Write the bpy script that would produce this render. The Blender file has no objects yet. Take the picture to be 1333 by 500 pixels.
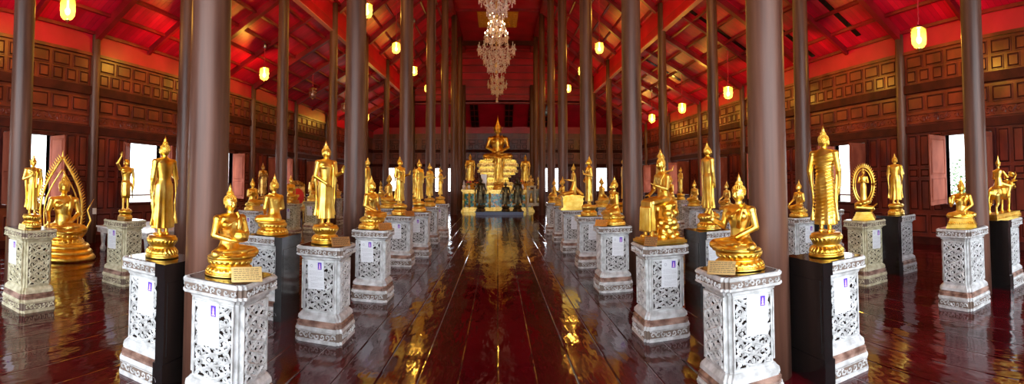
import bpy, bmesh, math, random
from mathutils import Vector, Matrix
import numpy as np
S = bpy.context.scene
COL = S.collection
PI = math.pi
rnd = random.Random(7)

# ------------------------------------------------------------------ camera, world, exposure
cd = bpy.data.cameras.new('camera')
cam = bpy.data.objects.new('camera', cd); COL.objects.link(cam)
S.camera = cam
F, CX, Y0, PITCH, EYE = 600.0, 648.0, 213.0, 0.0383, 1.6
cd.type = 'PANO'
cd.panorama_type = 'CENTRAL_CYLINDRICAL'
cd.central_cylindrical_range_u_min = (0 - CX) / F
cd.central_cylindrical_range_u_max = (1333 - CX) / F
cd.central_cylindrical_range_v_min = (Y0 - 500) / F
cd.central_cylindrical_range_v_max = Y0 / F
cd.central_cylindrical_radius = 1.0
cd.clip_start = 0.05
cam.location = (0, 0, EYE)
cam.rotation_euler = (PI / 2 + PITCH, 0, 0)

w = bpy.data.worlds.new('world'); S.world = w; w.use_nodes = True
bg = w.node_tree.nodes['Background']
bg.inputs['Color'].default_value = (0.86, 0.93, 1.0, 1)
bg.inputs['Strength'].default_value = 4.6
S.view_settings.view_transform = 'Standard'
S.view_settings.look = 'None'
S.view_settings.gamma = 1.0
S.view_settings.use_curve_mapping = False
S.view_settings.exposure = 0.9
DOOR_X, DOOR_Z = 6.5, 6.0      # half width and height of the entrance behind the camera
LAMP_W = 34.0
S.cycles.max_bounces = 7
S.cycles.diffuse_bounces = 4
S.cycles.glossy_bounces = 4
S.cycles.transparent_max_bounces = 12
S.cycles.sample_clamp_indirect = 6.0
S.cycles.use_denoising = True

# ------------------------------------------------------------------ materials
def mat(name, col, rough=0.5, metal=0.0, emit=None, strength=1.0, spec=None, coat=0.0):
    m = bpy.data.materials.new(name); m.use_nodes = True
    p = m.node_tree.nodes['Principled BSDF']
    p.inputs['Base Color'].default_value = (*col, 1)
    p.inputs['Roughness'].default_value = rough
    p.inputs['Metallic'].default_value = metal
    if coat: p.inputs['Coat Weight'].default_value = coat; p.inputs['Coat Roughness'].default_value = 0.08
    if spec is not None: p.inputs['Specular IOR Level'].default_value = spec
    if emit: p.inputs['Emission Color'].default_value = (*emit, 1); p.inputs['Emission Strength'].default_value = strength
    return m

def N(m, kind, **kw):
    n = m.node_tree.nodes.new(kind)
    for k, v in kw.items(): setattr(n, k, v)
    return n
def L(m, a, b): m.node_tree.links.new(a, b)

def vary(m, c1, c2, scale=(4, 4, 4), nscale=3.0, detail=6, bump=0.0, coords='Object', lo=0.35, hi=0.65, rough=None, bscale=None):
    p = m.node_tree.nodes['Principled BSDF']
    tc = N(m, 'ShaderNodeTexCoord'); mp = N(m, 'ShaderNodeMapping'); mp.inputs['Scale'].default_value = scale
    if coords == 'World':
        g = N(m, 'ShaderNodeNewGeometry'); L(m, g.outputs['Position'], mp.inputs['Vector'])
    else:
        L(m, tc.outputs[coords], mp.inputs['Vector'])
    nz = N(m, 'ShaderNodeTexNoise'); nz.inputs['Scale'].default_value = nscale; nz.inputs['Detail'].default_value = detail
    L(m, mp.outputs[0], nz.inputs['Vector'])
    r = N(m, 'ShaderNodeValToRGB')
    r.color_ramp.elements[0].position = lo; r.color_ramp.elements[0].color = (*c1, 1)
    r.color_ramp.elements[1].position = hi; r.color_ramp.elements[1].color = (*c2, 1)
    L(m, nz.outputs['Fac'], r.inputs['Fac']); L(m, r.outputs['Color'], p.inputs['Base Color'])
    if bump:
        b = N(m, 'ShaderNodeBump'); b.inputs['Strength'].default_value = bump; b.inputs['Distance'].default_value = 0.01
        n2 = nz
        if bscale:
            n2 = N(m, 'ShaderNodeTexNoise'); n2.inputs['Scale'].default_value = bscale; L(m, mp.outputs[0], n2.inputs['Vector'])
        L(m, n2.outputs['Fac'], b.inputs['Height']); L(m, b.outputs[0], p.inputs['Normal'])
    if rough:
        mr = N(m, 'ShaderNodeMapRange'); mr.inputs['To Min'].default_value = rough[0]; mr.inputs['To Max'].default_value = rough[1]
        L(m, nz.outputs['Fac'], mr.inputs['Value']); L(m, mr.outputs[0], p.inputs['Roughness'])
    return m

gold = mat('gilded', (0.9, 0.5, 0.07), 0.27, 1.0)
vary(gold, (0.8, 0.44, 0.045), (1.0, 0.72, 0.17), (1, 1, 1), 9.0, 5, 0.06, 'World', rough=(0.28, 0.42), bscale=60)
gold_pale = mat('pale_gilded', (0.95, 0.66, 0.2), 0.3, 1.0)
vary(gold_pale, (0.72, 0.42, 0.07), (1.0, 0.74, 0.25), (1, 1, 1), 9.0, 5, 0.06, 'World', rough=(0.3, 0.48), bscale=60)
gold_old = mat('aged_gilded', (0.55, 0.3, 0.07), 0.32, 1.0)
vary(gold_old, (0.32, 0.15, 0.03), (0.8, 0.5, 0.14), (1, 1, 1), 9.0, 5, 0.25, 'World', rough=(0.22, 0.5), bscale=45)
brass = mat('brass_plate', (0.78, 0.56, 0.22), 0.32, 1.0)
brass_ink = mat('engraving', (0.12, 0.08, 0.03), 0.6)
white_paint = mat('white_paint', (0.8, 0.8, 0.79), 0.42); vary(white_paint, (0.36, 0.35, 0.34), (0.62, 0.62, 0.62), (1, 1, 1), 14, 6, 0.2)
cream_paint = mat('cream_paint', (0.8, 0.76, 0.6), 0.42); vary(cream_paint, (0.38, 0.33, 0.2), (0.62, 0.57, 0.4), (1, 1, 1), 14, 6, 0.2)
groove = mat('bronze_moulding', (0.2, 0.09, 0.06), 0.4); vary(groove, (0.1, 0.045, 0.03), (0.42, 0.26, 0.2), (1, 1, 1), 10, 4)
black_lacquer = mat('black_lacquer', (0.008, 0.007, 0.007), 0.16, coat=0.6)
recess_shade = mat('brown_recess_shade', (0.16, 0.11, 0.085), 0.6)  # dark behind the frieze scrolls: shade of the recesses put into the colour
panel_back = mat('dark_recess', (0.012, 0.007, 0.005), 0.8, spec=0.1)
paper = mat('paper', (0.72, 0.73, 0.76), 0.5)
ink = mat('grey_ink', (0.42, 0.42, 0.45), 0.7)
purple = mat('purple_print', (0.09, 0.03, 0.45), 0.5)
pink = mat('pink_print', (0.8, 0.45, 0.7), 0.5)
bronze_dark = mat('dark_bronze', (0.035, 0.03, 0.022), 0.3, 0.8); vary(bronze_dark, (0.012, 0.011, 0.01), (0.14, 0.1, 0.04), (1, 1, 1), 8, 5, 0.2)
col_wood = mat('column_lacquer', (0.2, 0.11, 0.08), 0.28, spec=0.35)
vary(col_wood, (0.055, 0.02, 0.012), (0.17, 0.074, 0.048), (7, 7, 0.35), 1.6, 8, 0.12, 'World', 0.3, 0.75, (0.32, 0.5))
wall_wood = mat('wall_wood', (0.16, 0.04, 0.012), 0.33)
vary(wall_wood, (0.08, 0.010, 0.007), (0.21, 0.028, 0.014), (2, 2, 1.2), 1.2, 8, 0.1, 'World', rough=(0.25, 0.45))
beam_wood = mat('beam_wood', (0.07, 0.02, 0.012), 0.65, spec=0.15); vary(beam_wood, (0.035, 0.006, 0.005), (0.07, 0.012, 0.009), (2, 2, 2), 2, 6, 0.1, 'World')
shutter_paint = mat('shutter_paint', (0.52, 0.2, 0.14), 0.7, spec=0.1); vary(shutter_paint, (0.2, 0.045, 0.025), (0.3, 0.08, 0.045), (2, 2, 1), 2, 5)
red_paint = mat('red_paint', (0.6, 0.008, 0.014), 0.42); vary(red_paint, (0.32, 0.001, 0.018), (0.5, 0.002, 0.034), (1, 1, 1), 1.3, 6, 0.0, 'World', 0.3, 0.7)
red_dark = mat('red_beam_paint', (0.3, 0.006, 0.01), 0.35); vary(red_dark, (0.12, 0.003, 0.006), (0.26, 0.005, 0.014), (1, 1, 1), 1.6, 6, 0.0, 'World')
edge_paint = mat('pale_edge', (0.6, 0.2, 0.2), 0.4)
glass_amber = mat('amber_glass', (1, 0.7, 0.2), 0.2)
bulb_mat = mat('bulb', (1, 0.9, 0.6), 0.4, emit=(1.0, 0.78, 0.35), strength=22)
flame_mat = mat('candle_bulb', (1, 0.9, 0.7), 0.4, emit=(1.0, 0.8, 0.45), strength=14)
dead_bulb = mat('unlit_bulb', (0.8, 0.75, 0.7), 0.2)
rope_red = mat('red_rope', (0.6, 0.02, 0.04), 0.7)
steel = mat('grey_metal', (0.5, 0.5, 0.5), 0.35, 0.9)
crystal = mat('crystal', (0.95, 0.78, 0.74), 0.08)
crystal.node_tree.nodes['Principled BSDF'].inputs['Transmission Weight'].default_value = 0.1
gold_paint = mat('ochre_gold_paint', (0.55, 0.26, 0.03), 0.4)
teal = mat('teal_paint', (0.02, 0.25, 0.22), 0.35)
blue_dark = mat('navy_paint', (0.02, 0.03, 0.12), 0.35)
marble = mat('white_top', (0.75, 0.78, 0.8), 0.15)
flower_red = mat('red_petals', (0.7, 0.03, 0.03), 0.6)
flower_orange = mat('orange_petals', (0.9, 0.3, 0.03), 0.6)
leaf = mat('leaf', (0.12, 0.26, 0.07), 0.6)
bark = mat('bark', (0.18, 0.12, 0.08), 0.8)
ceramic = mat('white_ceramic', (0.8, 0.8, 0.82), 0.15)
soil = mat('ground', (0.35, 0.33, 0.28), 0.9); vary(soil, (0.25, 0.26, 0.18), (0.45, 0.42, 0.35), (1, 1, 1), 0.6, 6)

def glassy(m, col, tr, trans=0.3):
    nt = m.node_tree; out = [n for n in nt.nodes if n.type == 'OUTPUT_MATERIAL'][0]
    t = N(m, 'ShaderNodeBsdfTransparent'); t.inputs[0].default_value = (*col, 1)
    d = N(m, 'ShaderNodeBsdfTranslucent'); d.inputs[0].default_value = (*col, 1)
    g = N(m, 'ShaderNodeBsdfGlossy'); g.inputs['Roughness'].default_value = 0.08
    a = N(m, 'ShaderNodeMixShader'); a.inputs[0].default_value = trans
    b = N(m, 'ShaderNodeMixShader'); b.inputs[0].default_value = tr
    L(m, t.outputs[0], a.inputs[1]); L(m, d.outputs[0], a.inputs[2])
    L(m, a.outputs[0], b.inputs[1]); L(m, g.outputs[0], b.inputs[2]); L(m, b.outputs[0], out.inputs[0])
def see_through(m):      # a clear bulb: it glows and lets the light of its filament out
    nt = m.node_tree; out = [n for n in nt.nodes if n.type == 'OUTPUT_MATERIAL'][0]
    em = N(m, 'ShaderNodeEmission'); em.inputs[0].default_value = (1.0, .78, .35, 1); em.inputs[1].default_value = 12
    tr = N(m, 'ShaderNodeBsdfTransparent'); ad = N(m, 'ShaderNodeAddShader'); L(m, em.outputs[0], ad.inputs[0]); L(m, tr.outputs[0], ad.inputs[1]); L(m, ad.outputs[0], out.inputs[0])
see_through(bulb_mat)
glassy(glass_amber, (1, 0.6, 0.1), 0.05, 0.07)
glass_clear = mat('clear_glass', (1, 1, 1), 0.1); glassy(glass_clear, (0.9, 0.75, 0.72), 0.15, 0.25)

# mosaic of the altar front
mosaic = mat('glass_mosaic', (0.1, 0.4, 0.45), 0.2)
v = N(mosaic, 'ShaderNodeTexVoronoi'); v.inputs['Scale'].default_value = 9
tcm = N(mosaic, 'ShaderNodeTexCoord'); L(mosaic, tcm.outputs['Object'], v.inputs['Vector'])
sp = N(mosaic, 'ShaderNodeSeparateColor'); L(mosaic, v.outputs['Color'], sp.inputs[0])
rr = N(mosaic, 'ShaderNodeValToRGB'); rr.color_ramp.interpolation = 'CONSTANT'
rr.color_ramp.elements[0].color = (0.03, 0.3, 0.4, 1); rr.color_ramp.elements[1].position = 0.3; rr.color_ramp.elements[1].color = (0.75, 0.45, 0.08, 1)
for ps, c in ((0.5, (0.02, 0.12, 0.1, 1)), (0.68, (0.35, 0.7, 0.75, 1)), (0.85, (0.05, 0.35, 0.2, 1))):
    e = rr.color_ramp.elements.new(ps); e.color = c
L(mosaic, sp.outputs[0], rr.inputs[0]); L(mosaic, rr.outputs[0], mosaic.node_tree.nodes['Principled BSDF'].inputs['Base Color'])

# board grooves: colour multiplied by a groove mask across one world axis
def boards(m, axis, width, depth=0.5, tint=0.25, bump=0.3, dist=0.02, along=None, length=3.0):
    p = m.node_tree.nodes['Principled BSDF']
    src = p.inputs['Base Color'].links[0].from_socket
    g = N(m, 'ShaderNodeNewGeometry'); sx = N(m, 'ShaderNodeSeparateXYZ'); L(m, g.outputs['Position'], sx.inputs[0])
    mu = N(m, 'ShaderNodeMath', operation='MULTIPLY'); mu.inputs[1].default_value = 1 / width; L(m, sx.outputs[axis], mu.inputs[0])
    fl = N(m, 'ShaderNodeMath', operation='FLOOR'); L(m, mu.outputs[0], fl.inputs[0])
    fr = N(m, 'ShaderNodeMath', operation='FRACT'); L(m, mu.outputs[0], fr.inputs[0])
    pp = N(m, 'ShaderNodeMath', operation='PINGPONG'); pp.inputs[1].default_value = 0.5; L(m, fr.outputs[0], pp.inputs[0])
    st = N(m, 'ShaderNodeMapRange'); st.inputs['From Max'].default_value = 0.006 / width + 0.012; L(m, pp.outputs[0], st.inputs['Value'])
    wn = N(m, 'ShaderNodeTexWhiteNoise', noise_dimensions='1D'); L(m, fl.outputs[0], wn.inputs['W'])
    mr = N(m, 'ShaderNodeMapRange'); mr.inputs['To Min'].default_value = 1 - tint; mr.inputs['To Max'].default_value = 1 + tint; L(m, wn.outputs['Value'], mr.inputs['Value'])
    m2 = N(m, 'ShaderNodeMapRange'); m2.inputs['To Min'].default_value = 1 - depth; L(m, st.outputs[0], m2.inputs['Value'])
    m3 = N(m, 'ShaderNodeMath', operation='MULTIPLY'); L(m, mr.outputs[0], m3.inputs[0]); L(m, m2.outputs[0], m3.inputs[1])
    vm = N(m, 'ShaderNodeVectorMath', operation='SCALE'); L(m, src, vm.inputs[0]); L(m, m3.outputs[0], vm.inputs['Scale'])
    L(m, vm.outputs[0], p.inputs['Base Color'])
    b = N(m, 'ShaderNodeBump'); b.inputs['Strength'].default_value = bump; b.inputs['Distance'].default_value = dist
    L(m, st.outputs[0], b.inputs['Height'])
    if p.inputs['Normal'].links: L(m, p.inputs['Normal'].links[0].from_socket, b.inputs['Normal'])
    L(m, b.outputs[0], p.inputs['Normal'])
    return m
red_boards = mat('red_boards', (0.6, 0.01, 0.02), 0.4)
vary(red_boards, (0.38, 0.001, 0.026), (0.66, 0.002, 0.055), (1, 1, 1), 1.3, 8, 0.0, 'World', 0.3, 0.7)
boards(red_boards, 'Y', 0.15, 0.6, 0.18)
red_planks = mat('red_planks', (0.5, 0.01, 0.02), 0.4)
vary(red_planks, (0.3, 0.001, 0.012), (0.5, 0.002, 0.022), (1, 1, 1), 1.3, 8, 0.0, 'World', 0.3, 0.7)
boards(red_planks, 'Z', 0.52, 0.7, 0.15)

floor_m = mat('floor_lacquer', (0.1, 0.01, 0.008), 0.12, coat=0.0)
vary(floor_m, (0.036, 0.0012, 0.003), (0.09, 0.003, 0.006), (4, 0.5, 1), 1.0, 8, 0.0, 'World', 0.3, 0.7)
p = floor_m.node_tree.nodes['Principled BSDF']
g = N(floor_m, 'ShaderNodeNewGeometry'); mp = N(floor_m, 'ShaderNodeMapping'); mp.inputs['Scale'].default_value = (2.6, 0.9, 1); L(floor_m, g.outputs['Position'], mp.inputs['Vector'])
nz = N(floor_m, 'ShaderNodeTexNoise'); nz.inputs['Scale'].default_value = 1.5; nz.inputs['Detail'].default_value = 3.0; L(floor_m, mp.outputs[0], nz.inputs['Vector'])
b = N(floor_m, 'ShaderNodeBump'); b.inputs['Strength'].default_value = 0.26; b.inputs['Distance'].default_value = 0.05
L(floor_m, nz.outputs['Fac'], b.inputs['Height']); L(floor_m, b.outputs[0], p.inputs['Normal'])
n3 = N(floor_m, 'ShaderNodeTexNoise'); n3.inputs['Scale'].default_value = 2.2; n3.inputs['Detail'].default_value = 6
L(floor_m, g.outputs['Position'], n3.inputs['Vector'])
mr = N(floor_m, 'ShaderNodeMapRange'); mr.inputs['From Min'].default_value = 0.3; mr.inputs['From Max'].default_value = 0.7
mr.inputs['To Min'].default_value = 0.04; mr.inputs['To Max'].default_value = 0.15
L(floor_m, n3.outputs['Fac'], mr.inputs['Value']); L(floor_m, mr.outputs[0], p.inputs['Roughness'])
p.inputs['Specular IOR Level'].default_value = 0.75
boards(floor_m, 'X', 0.32, 0.75, 0.22, 0.5, 0.006)

# ------------------------------------------------------------------ mesh builder
class MB:
    def __init__(s): s.v = []; s.f = []; s.mi = []
    def add(s, vs, fs, mi=0):
        o = len(s.v); s.v.extend([tuple(a) for a in vs]); s.f.extend([tuple(i + o for i in f) for f in fs]); s.mi.extend([mi] * len(fs)); return s
    def box(s, x0, x1, y0, y1, z0, z1, mi=0, M=None):
        vs = [Vector((x, y, z)) for x in (x0, x1) for y in (y0, y1) for z in (z0, z1)]
        if M: vs = [M @ a for a in vs]
        return s.add(vs, [(0, 1, 3, 2), (4, 6, 7, 5), (0, 4, 5, 1), (2, 3, 7, 6), (0, 2, 6, 4), (1, 5, 7, 3)], mi)
    def rings(s, rings, cap=True, mi=0, closed=True):
        n = len(rings[0]); vs = [p for r in rings for p in r]; fs = []
        for i in range(len(rings) - 1):
            for j in range(n if closed else n - 1):
                k = (j + 1) % n
                fs.append((i * n + j, i * n + k, (i + 1) * n + k, (i + 1) * n + j))
        if cap: fs.append(tuple(reversed(range(n)))); fs.append(tuple((len(rings) - 1) * n + j for j in range(n)))
        return s.add(vs, fs, mi)
    def lathe(s, prof, n=24, cx=0, cy=0, mi=0, sx=1, sy=1, rot=0):
        return s.rings([[(cx + r * sx * math.cos(2 * PI * j / n + rot), cy + r * sy * math.sin(2 * PI * j / n + rot), z) for j in range(n)] for r, z in prof], True, mi)
    def ell(s, c, r, R=None, n=14, m=9, mi=0):
        c = Vector(c); rg = []
        for i in range(1, m):
            t = PI * i / m - PI / 2
            ring = []
            for j in range(n):
                a = 2 * PI * j / n
                q = Vector((r[0] * math.cos(t) * math.cos(a), r[1] * math.cos(t) * math.sin(a), r[2] * math.sin(t)))
                ring.append(c + (R @ q if R else q))
            rg.append(ring)
        o = len(s.v); s.rings(rg, False, mi)
        a = len(s.v); q0 = Vector((0, 0, -r[2])); q1 = Vector((0, 0, r[2]))
        s.v.append(tuple(c + (R @ q0 if R else q0))); s.v.append(tuple(c + (R @ q1 if R else q1)))
        last = o + (m - 2) * n
        for j in range(n):
            k = (j + 1) % n
            s.f.append((a, o + k, o + j)); s.mi.append(mi); s.f.append((a + 1, last + j, last + k)); s.mi.append(mi)
        return s
    def cap(s, p, q, r0, r1, n=10, mi=0):
        p, q = Vector(p), Vector(q); d = q - p; ln = d.length
        if ln < 1e-6: return s.ell(p, (r0,) * 3, mi=mi)
        d.normalize(); R = d.to_track_quat('Z', 'Y').to_matrix()
        st = []
        for a in (-75, -45, -15): st.append((r0 * math.cos(math.radians(a)), r0 * math.sin(math.radians(a))))
        for a in (15, 45, 75): st.append((r1 * math.cos(math.radians(a)), ln + r1 * math.sin(math.radians(a))))
        return s.rings([[p + R @ Vector((r * math.cos(2 * PI * j / n), r * math.sin(2 * PI * j / n), z)) for j in range(n)] for r, z in st], True, mi)
    def tube(s, pts, r, n=6, mi=0, flat=1.0, up=(0, 0, 1)):
        pts = [Vector(a) for a in pts]; rg = []
        for i, a in enumerate(pts):
            d = (pts[min(i + 1, len(pts) - 1)] - pts[max(i - 1, 0)])
            if d.length < 1e-9: d = Vector((1, 0, 0))
            d.normalize(); u = Vector(up); sd = d.cross(u)
            if sd.length < 1e-3: sd = d.cross(Vector((0, 1, 0.01)))
            sd.normalize(); uu = sd.cross(d)
            rr_ = r[i] if isinstance(r, (list, tuple)) else r
            rg.append([a + sd * (rr_ * math.cos(2 * PI * j / n)) + uu * (rr_ * flat * math.sin(2 * PI * j / n)) for j in range(n)])
        return s.rings(rg, True, mi)
    def xf(s, M):
        s.v = [tuple(M @ Vector(a)) for a in s.v]; return s
    def mesh(s, name, mats, smooth=False):
        me = bpy.data.meshes.new(name); me.from_pydata(s.v, [], s.f)
        for m in (mats if isinstance(mats, (list, tuple)) else [mats]): me.materials.append(m)
        me.polygons.foreach_set('material_index', s.mi)
        if smooth: me.polygons.foreach_set('use_smooth', [True] * len(s.f))
        me.update()
        bm = bmesh.new(); bm.from_mesh(me); bmesh.ops.recalc_face_normals(bm, faces=bm.faces); bm.to_mesh(me); bm.free()
        return me
    def obj(s, name, mats, parent=None, smooth=False):
        return link(name, s.mesh(name, mats, smooth), parent)

def link(name, me, parent=None):
    o = bpy.data.objects.new(name, me); COL.objects.link(o)
    if parent: o.parent = parent
    return o

def remesh(mb, name, m, voxel=0.004, smooth=2):
    """one continuous skin around all the overlapping volumes of mb"""
    me = mb.mesh(name + '_src', m); o = link('tmp', me)
    r = o.modifiers.new('r', 'REMESH'); r.mode = 'VOXEL'; r.voxel_size = voxel; r.use_smooth_shade = True
    if smooth:
        q = o.modifiers.new('s', 'SMOOTH'); q.iterations = smooth + 2; q.factor = 0.5
    dg = bpy.context.evaluated_depsgraph_get(); dg.update()
    out = bpy.data.meshes.new_from_object(o.evaluated_get(dg))
    bpy.data.objects.remove(o); bpy.data.meshes.remove(me)
    out.name = name; out.materials.clear(); out.materials.append(m)
    out.polygons.foreach_set('use_smooth', [True] * len(out.polygons))
    return out

def tag(o, label, cat, group=None):
    o['label'] = label; o['category'] = cat
    if group: o['group'] = group
    return o
def struct(o):
    o['kind'] = 'structure'; return o
def thing(name, label=None, cat=None, loc=(0, 0, 0), rz=0, group=None):
    o = bpy.data.objects.new(name, None); COL.objects.link(o); o.location = loc; o.rotation_euler = (0, 0, rz); o.empty_display_size = 0.1
    if label: tag(o, label, cat, group)
    return o
KIDS = {}
def cache(o):
    KIDS[o.name] = kids(o)
    for c in KIDS[o.name]: cache(c)
def kids(o): return [c for c in bpy.data.objects if c.parent == o]
def dup(root, parent=None):
    ks = KIDS.get(root.name)
    if ks is None: ks = KIDS[root.name] = kids(root)
    r = root.copy(); COL.objects.link(r)
    if parent: r.parent = parent
    for c in ks: dup(c, r)
    return r

# ------------------------------------------------------------------ big structure
WX = 8.5; YB = -4.0; YE = 30.5; YG = 28.3
OX = 5.25; IX = 2.1
mb = MB(); mb.box(-WX - .3, WX + .3, YB - 2.0, YE + .3, -0.12, 0)
struct(mb.obj('floor', floor_m))
mb = MB(); mb.box(-60, 60, -60, 90, -1.0, -0.9); struct(mb.obj('ground', soil))

WCOL = [3.35 + 3.65 * k for k in range(-1, 8)]        # wall posts
WINC = [3.35 - 1.825 + 3.65 * k for k in range(0, 8)]   # window centres between them
WZ0, WZ1, WW = 0.92, 2.45, 0.6                         # sill, head, half width

def spiral(mb, T, cx, cz, r, turns, sgn, a0, th, n=12, depth=0.008):
    pts = []; rad = []
    for i in range(n):
        t = i / (n - 1); a = a0 + sgn * turns * 2 * PI * t; q = r * (1 - 0.85 * t)
        pts.append(T(cx + q * math.cos(a), cz + q * math.sin(a), depth)); rad.append(th * (1.1 - 0.5 * t))
    mb.tube(pts, rad, 4)

def panel(mb, T, u0, u1, z0, z1, mi=0, fr=0.028, d=0.022, g=True):
    # raised field with a moulded frame
    def ring(e, h): return [T(u0 + e, z0 + e, h), T(u1 - e, z0 + e, h), T(u1 - e, z1 - e, h), T(u0 + e, z1 - e, h)]
    mb.rings([ring(-fr * .6, 0.0), ring(-fr * .6, d), ring(-fr * .1, d), ring(0, -0.0)], False, mi)
    mb.rings([ring(0, 0.001), ring(fr * .7, 0.001), ring(fr * 1.2, d)], False, 1 if g else mi)  # groove faces in dark wood, crease shade painted in to outline the panels
    mb.rings([ring(fr * 1.2, d), ring(fr * 1.5, d)], False, mi)
    a = ring(fr * 1.5, d); mb.add(a, [(0, 1, 2, 3)], mi)

def build_wall(name, T, ulist, ends, wins, top=4.5, bandtop=4.97):
    """T(u, z, n): point on the wall, n towards the room. ulist = post positions, wins = window centres"""
    mb = MB(); u0, u1 = ends
    def slab(a, b, z0, z1, n0, n1, mi=0):
        vs = [T(u, z, n) for u in (a, b) for z in (z0, z1) for n in (n0, n1)]
        mb.add(vs, [(0, 1, 3, 2), (4, 6, 7, 5), (0, 4, 5, 1), (2, 3, 7, 6), (0, 2, 6, 4), (1, 5, 7, 3)], mi)
    # plain body with window holes
    slab(u0, u1, 0, WZ0, -0.12, 0); slab(u0, u1, WZ1, top, -0.12, 0)
    cuts = [u0]
    for c in wins: cuts += [c - WW, c + WW]
    cuts.append(u1)
    for i in range(0, len(cuts), 2): slab(cuts[i], cuts[i + 1], WZ0, WZ1, -0.12, 0)
    slab(u0, u1, top, bandtop + .35, -0.12, 0.03, 2)          # red band
    slab(u0, u1, 3.5, 3.7, 0, 0.07, 1)                     # plain dark beam
    slab(u0, u1, 2.56, 2.74, 0, 0.06, 1)
    slab(u0, u1, 4.43, 4.5, 0, 0.06, 0)
    slab(u0, u1, 0.0, 0.16, 0, 0.05, 1)
    for i in range(len(ulist) - 1):
        a, b = ulist[i] + .12, ulist[i + 1] - .12
        if b - a < 1: continue
        n6 = max(3, round((b - a) / .57)); st = (b - a) / n6
        for k in range(n6):
            q = a + st * k
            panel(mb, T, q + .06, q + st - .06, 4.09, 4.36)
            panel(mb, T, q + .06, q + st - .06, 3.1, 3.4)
        n9 = round(n6 * 1.5); s9 = (b - a) / n9
        for k in range(n9):
            q = a + s9 * k
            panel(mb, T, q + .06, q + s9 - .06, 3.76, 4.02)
        # carved frieze, two runs per bay
        for h in range(2):
            f0 = a + (b - a) / 2 * h + .04; f1 = a + (b - a) / 2 * (h + 1) - .04
            slab(f0, f1, 2.78, 2.81, 0, .03); slab(f0, f1, 2.99, 3.02, 0, .03)
            ns = 9; q = (f1 - f0) / ns
            for k in range(ns):
                spiral(mb, T, f0 + q * (k + .5), 2.9, q * .5, 1.2, 1 if k % 2 else -1, k, .012, 9)
        # lower stacks
        c = [x for x in wins if a < x < b]
        spans = [(a, c[0] - WW - .08), (c[0] + WW + .08, b)] if c else [(a, b)]
        for s0, s1 in spans:
            if s1 - s0 < .25: continue
            nn = max(1, round((s1 - s0) / .36)); q = (s1 - s0) / nn
            for k in range(nn):
                for z0, z1 in ((1.8, 2.5), (1.54, 1.72), (0.78, 1.46)):
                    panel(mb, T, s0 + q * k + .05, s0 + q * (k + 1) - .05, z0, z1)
        for k in range(n6):
            q = a + st * k
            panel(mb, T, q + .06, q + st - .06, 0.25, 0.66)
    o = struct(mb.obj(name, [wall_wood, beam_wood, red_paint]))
    return o

TL = lambda u, z, n: Vector((-WX + n, u, z))
TR = lambda u, z, n: Vector((WX - n, u, z))
TE = lambda u, z, n: Vector((u, YE - n, z))
build_wall('wall_left', TL, WCOL, (YB, YE), WINC)
build_wall('wall_right', TR, WCOL, (YB, YE), WINC)
EW = (-6.9, -3.65, 3.65, 6.9)
build_wall('wall_back', TE, [-8.5, -5.25, -2.1, 2.1, 5.25, 8.5], (-WX, WX), EW, 4.78, 5.25)

TF = lambda u, z, n: Vector((u, YB + n, z))
mb = MB()
for a, b_, c, d in ((-WX, -DOOR_X, 0, 10), (DOOR_X, WX, 0, 10), (-DOOR_X, DOOR_X, DOOR_Z, 10)): mb.box(a, b_, YB - .2, YB, c, d)
struct(mb.obj('wall_front', wall_wood))
# roofs (undersides seen from the hall)
def slope(name, sgn, x0, z0, x1, z1, y0, y1, m):
    mb = MB()
    n = Vector((z1 - z0, 0, x0 - x1)).normalized() * .08
    a = [Vector((sgn * x0, 0, z0)), Vector((sgn * x1, 0, z1))]
    n = Vector((sgn * abs(n.x), 0, abs(n.z)))
    vs = [Vector((q.x, y, q.z)) + k * n for q in a for y in (y0, y1) for k in (0, 1)]
    mb.add(vs, [(0, 1, 3, 2), (4, 6, 7, 5), (0, 4, 5, 1), (2, 3, 7, 6), (0, 2, 6, 4), (1, 5, 7, 3)])
    return struct(mb.obj(name, m))
LZ0, LZ1 = 4.98, 6.62
UZ0, UZ1 = 7.35, 9.75
UX = 2.15
for sgn, nm in ((-1, 'left'), (1, 'right')):
    slope('ceiling_aisle_' + nm, sgn, WX, LZ0, OX, LZ1, YB, YE, red_boards)
    slope('ceiling_upper_' + nm, sgn, OX + .02, UZ0, UX, UZ1, YB, YG, red_boards)
mb = MB(); mb.box(-UX - .1, UX + .1, YB, YG, UZ1 + .06, UZ1 + .16); struct(mb.obj('ceiling_nave', red_planks))
tn = [0]
def trim(mb, m, smooth=False):
    tn[0] += 1
    return struct(mb.obj('trim_%d' % tn[0], m, None, smooth))
def bar(p, q, wd, ht, m, up=(0, 0, 1)):
    p, q = Vector(p), Vector(q); d = (q - p).normalized(); sd = d.cross(Vector(up)).normalized(); uu = sd.cross(d)
    mb = MB(); mb.rings([[c + sd * a * wd / 2 + uu * e * ht / 2 for a, e in ((-1, -1), (1, -1), (1, 1), (-1, 1))] for c in (p, q)])
    return trim(mb, m)
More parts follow.
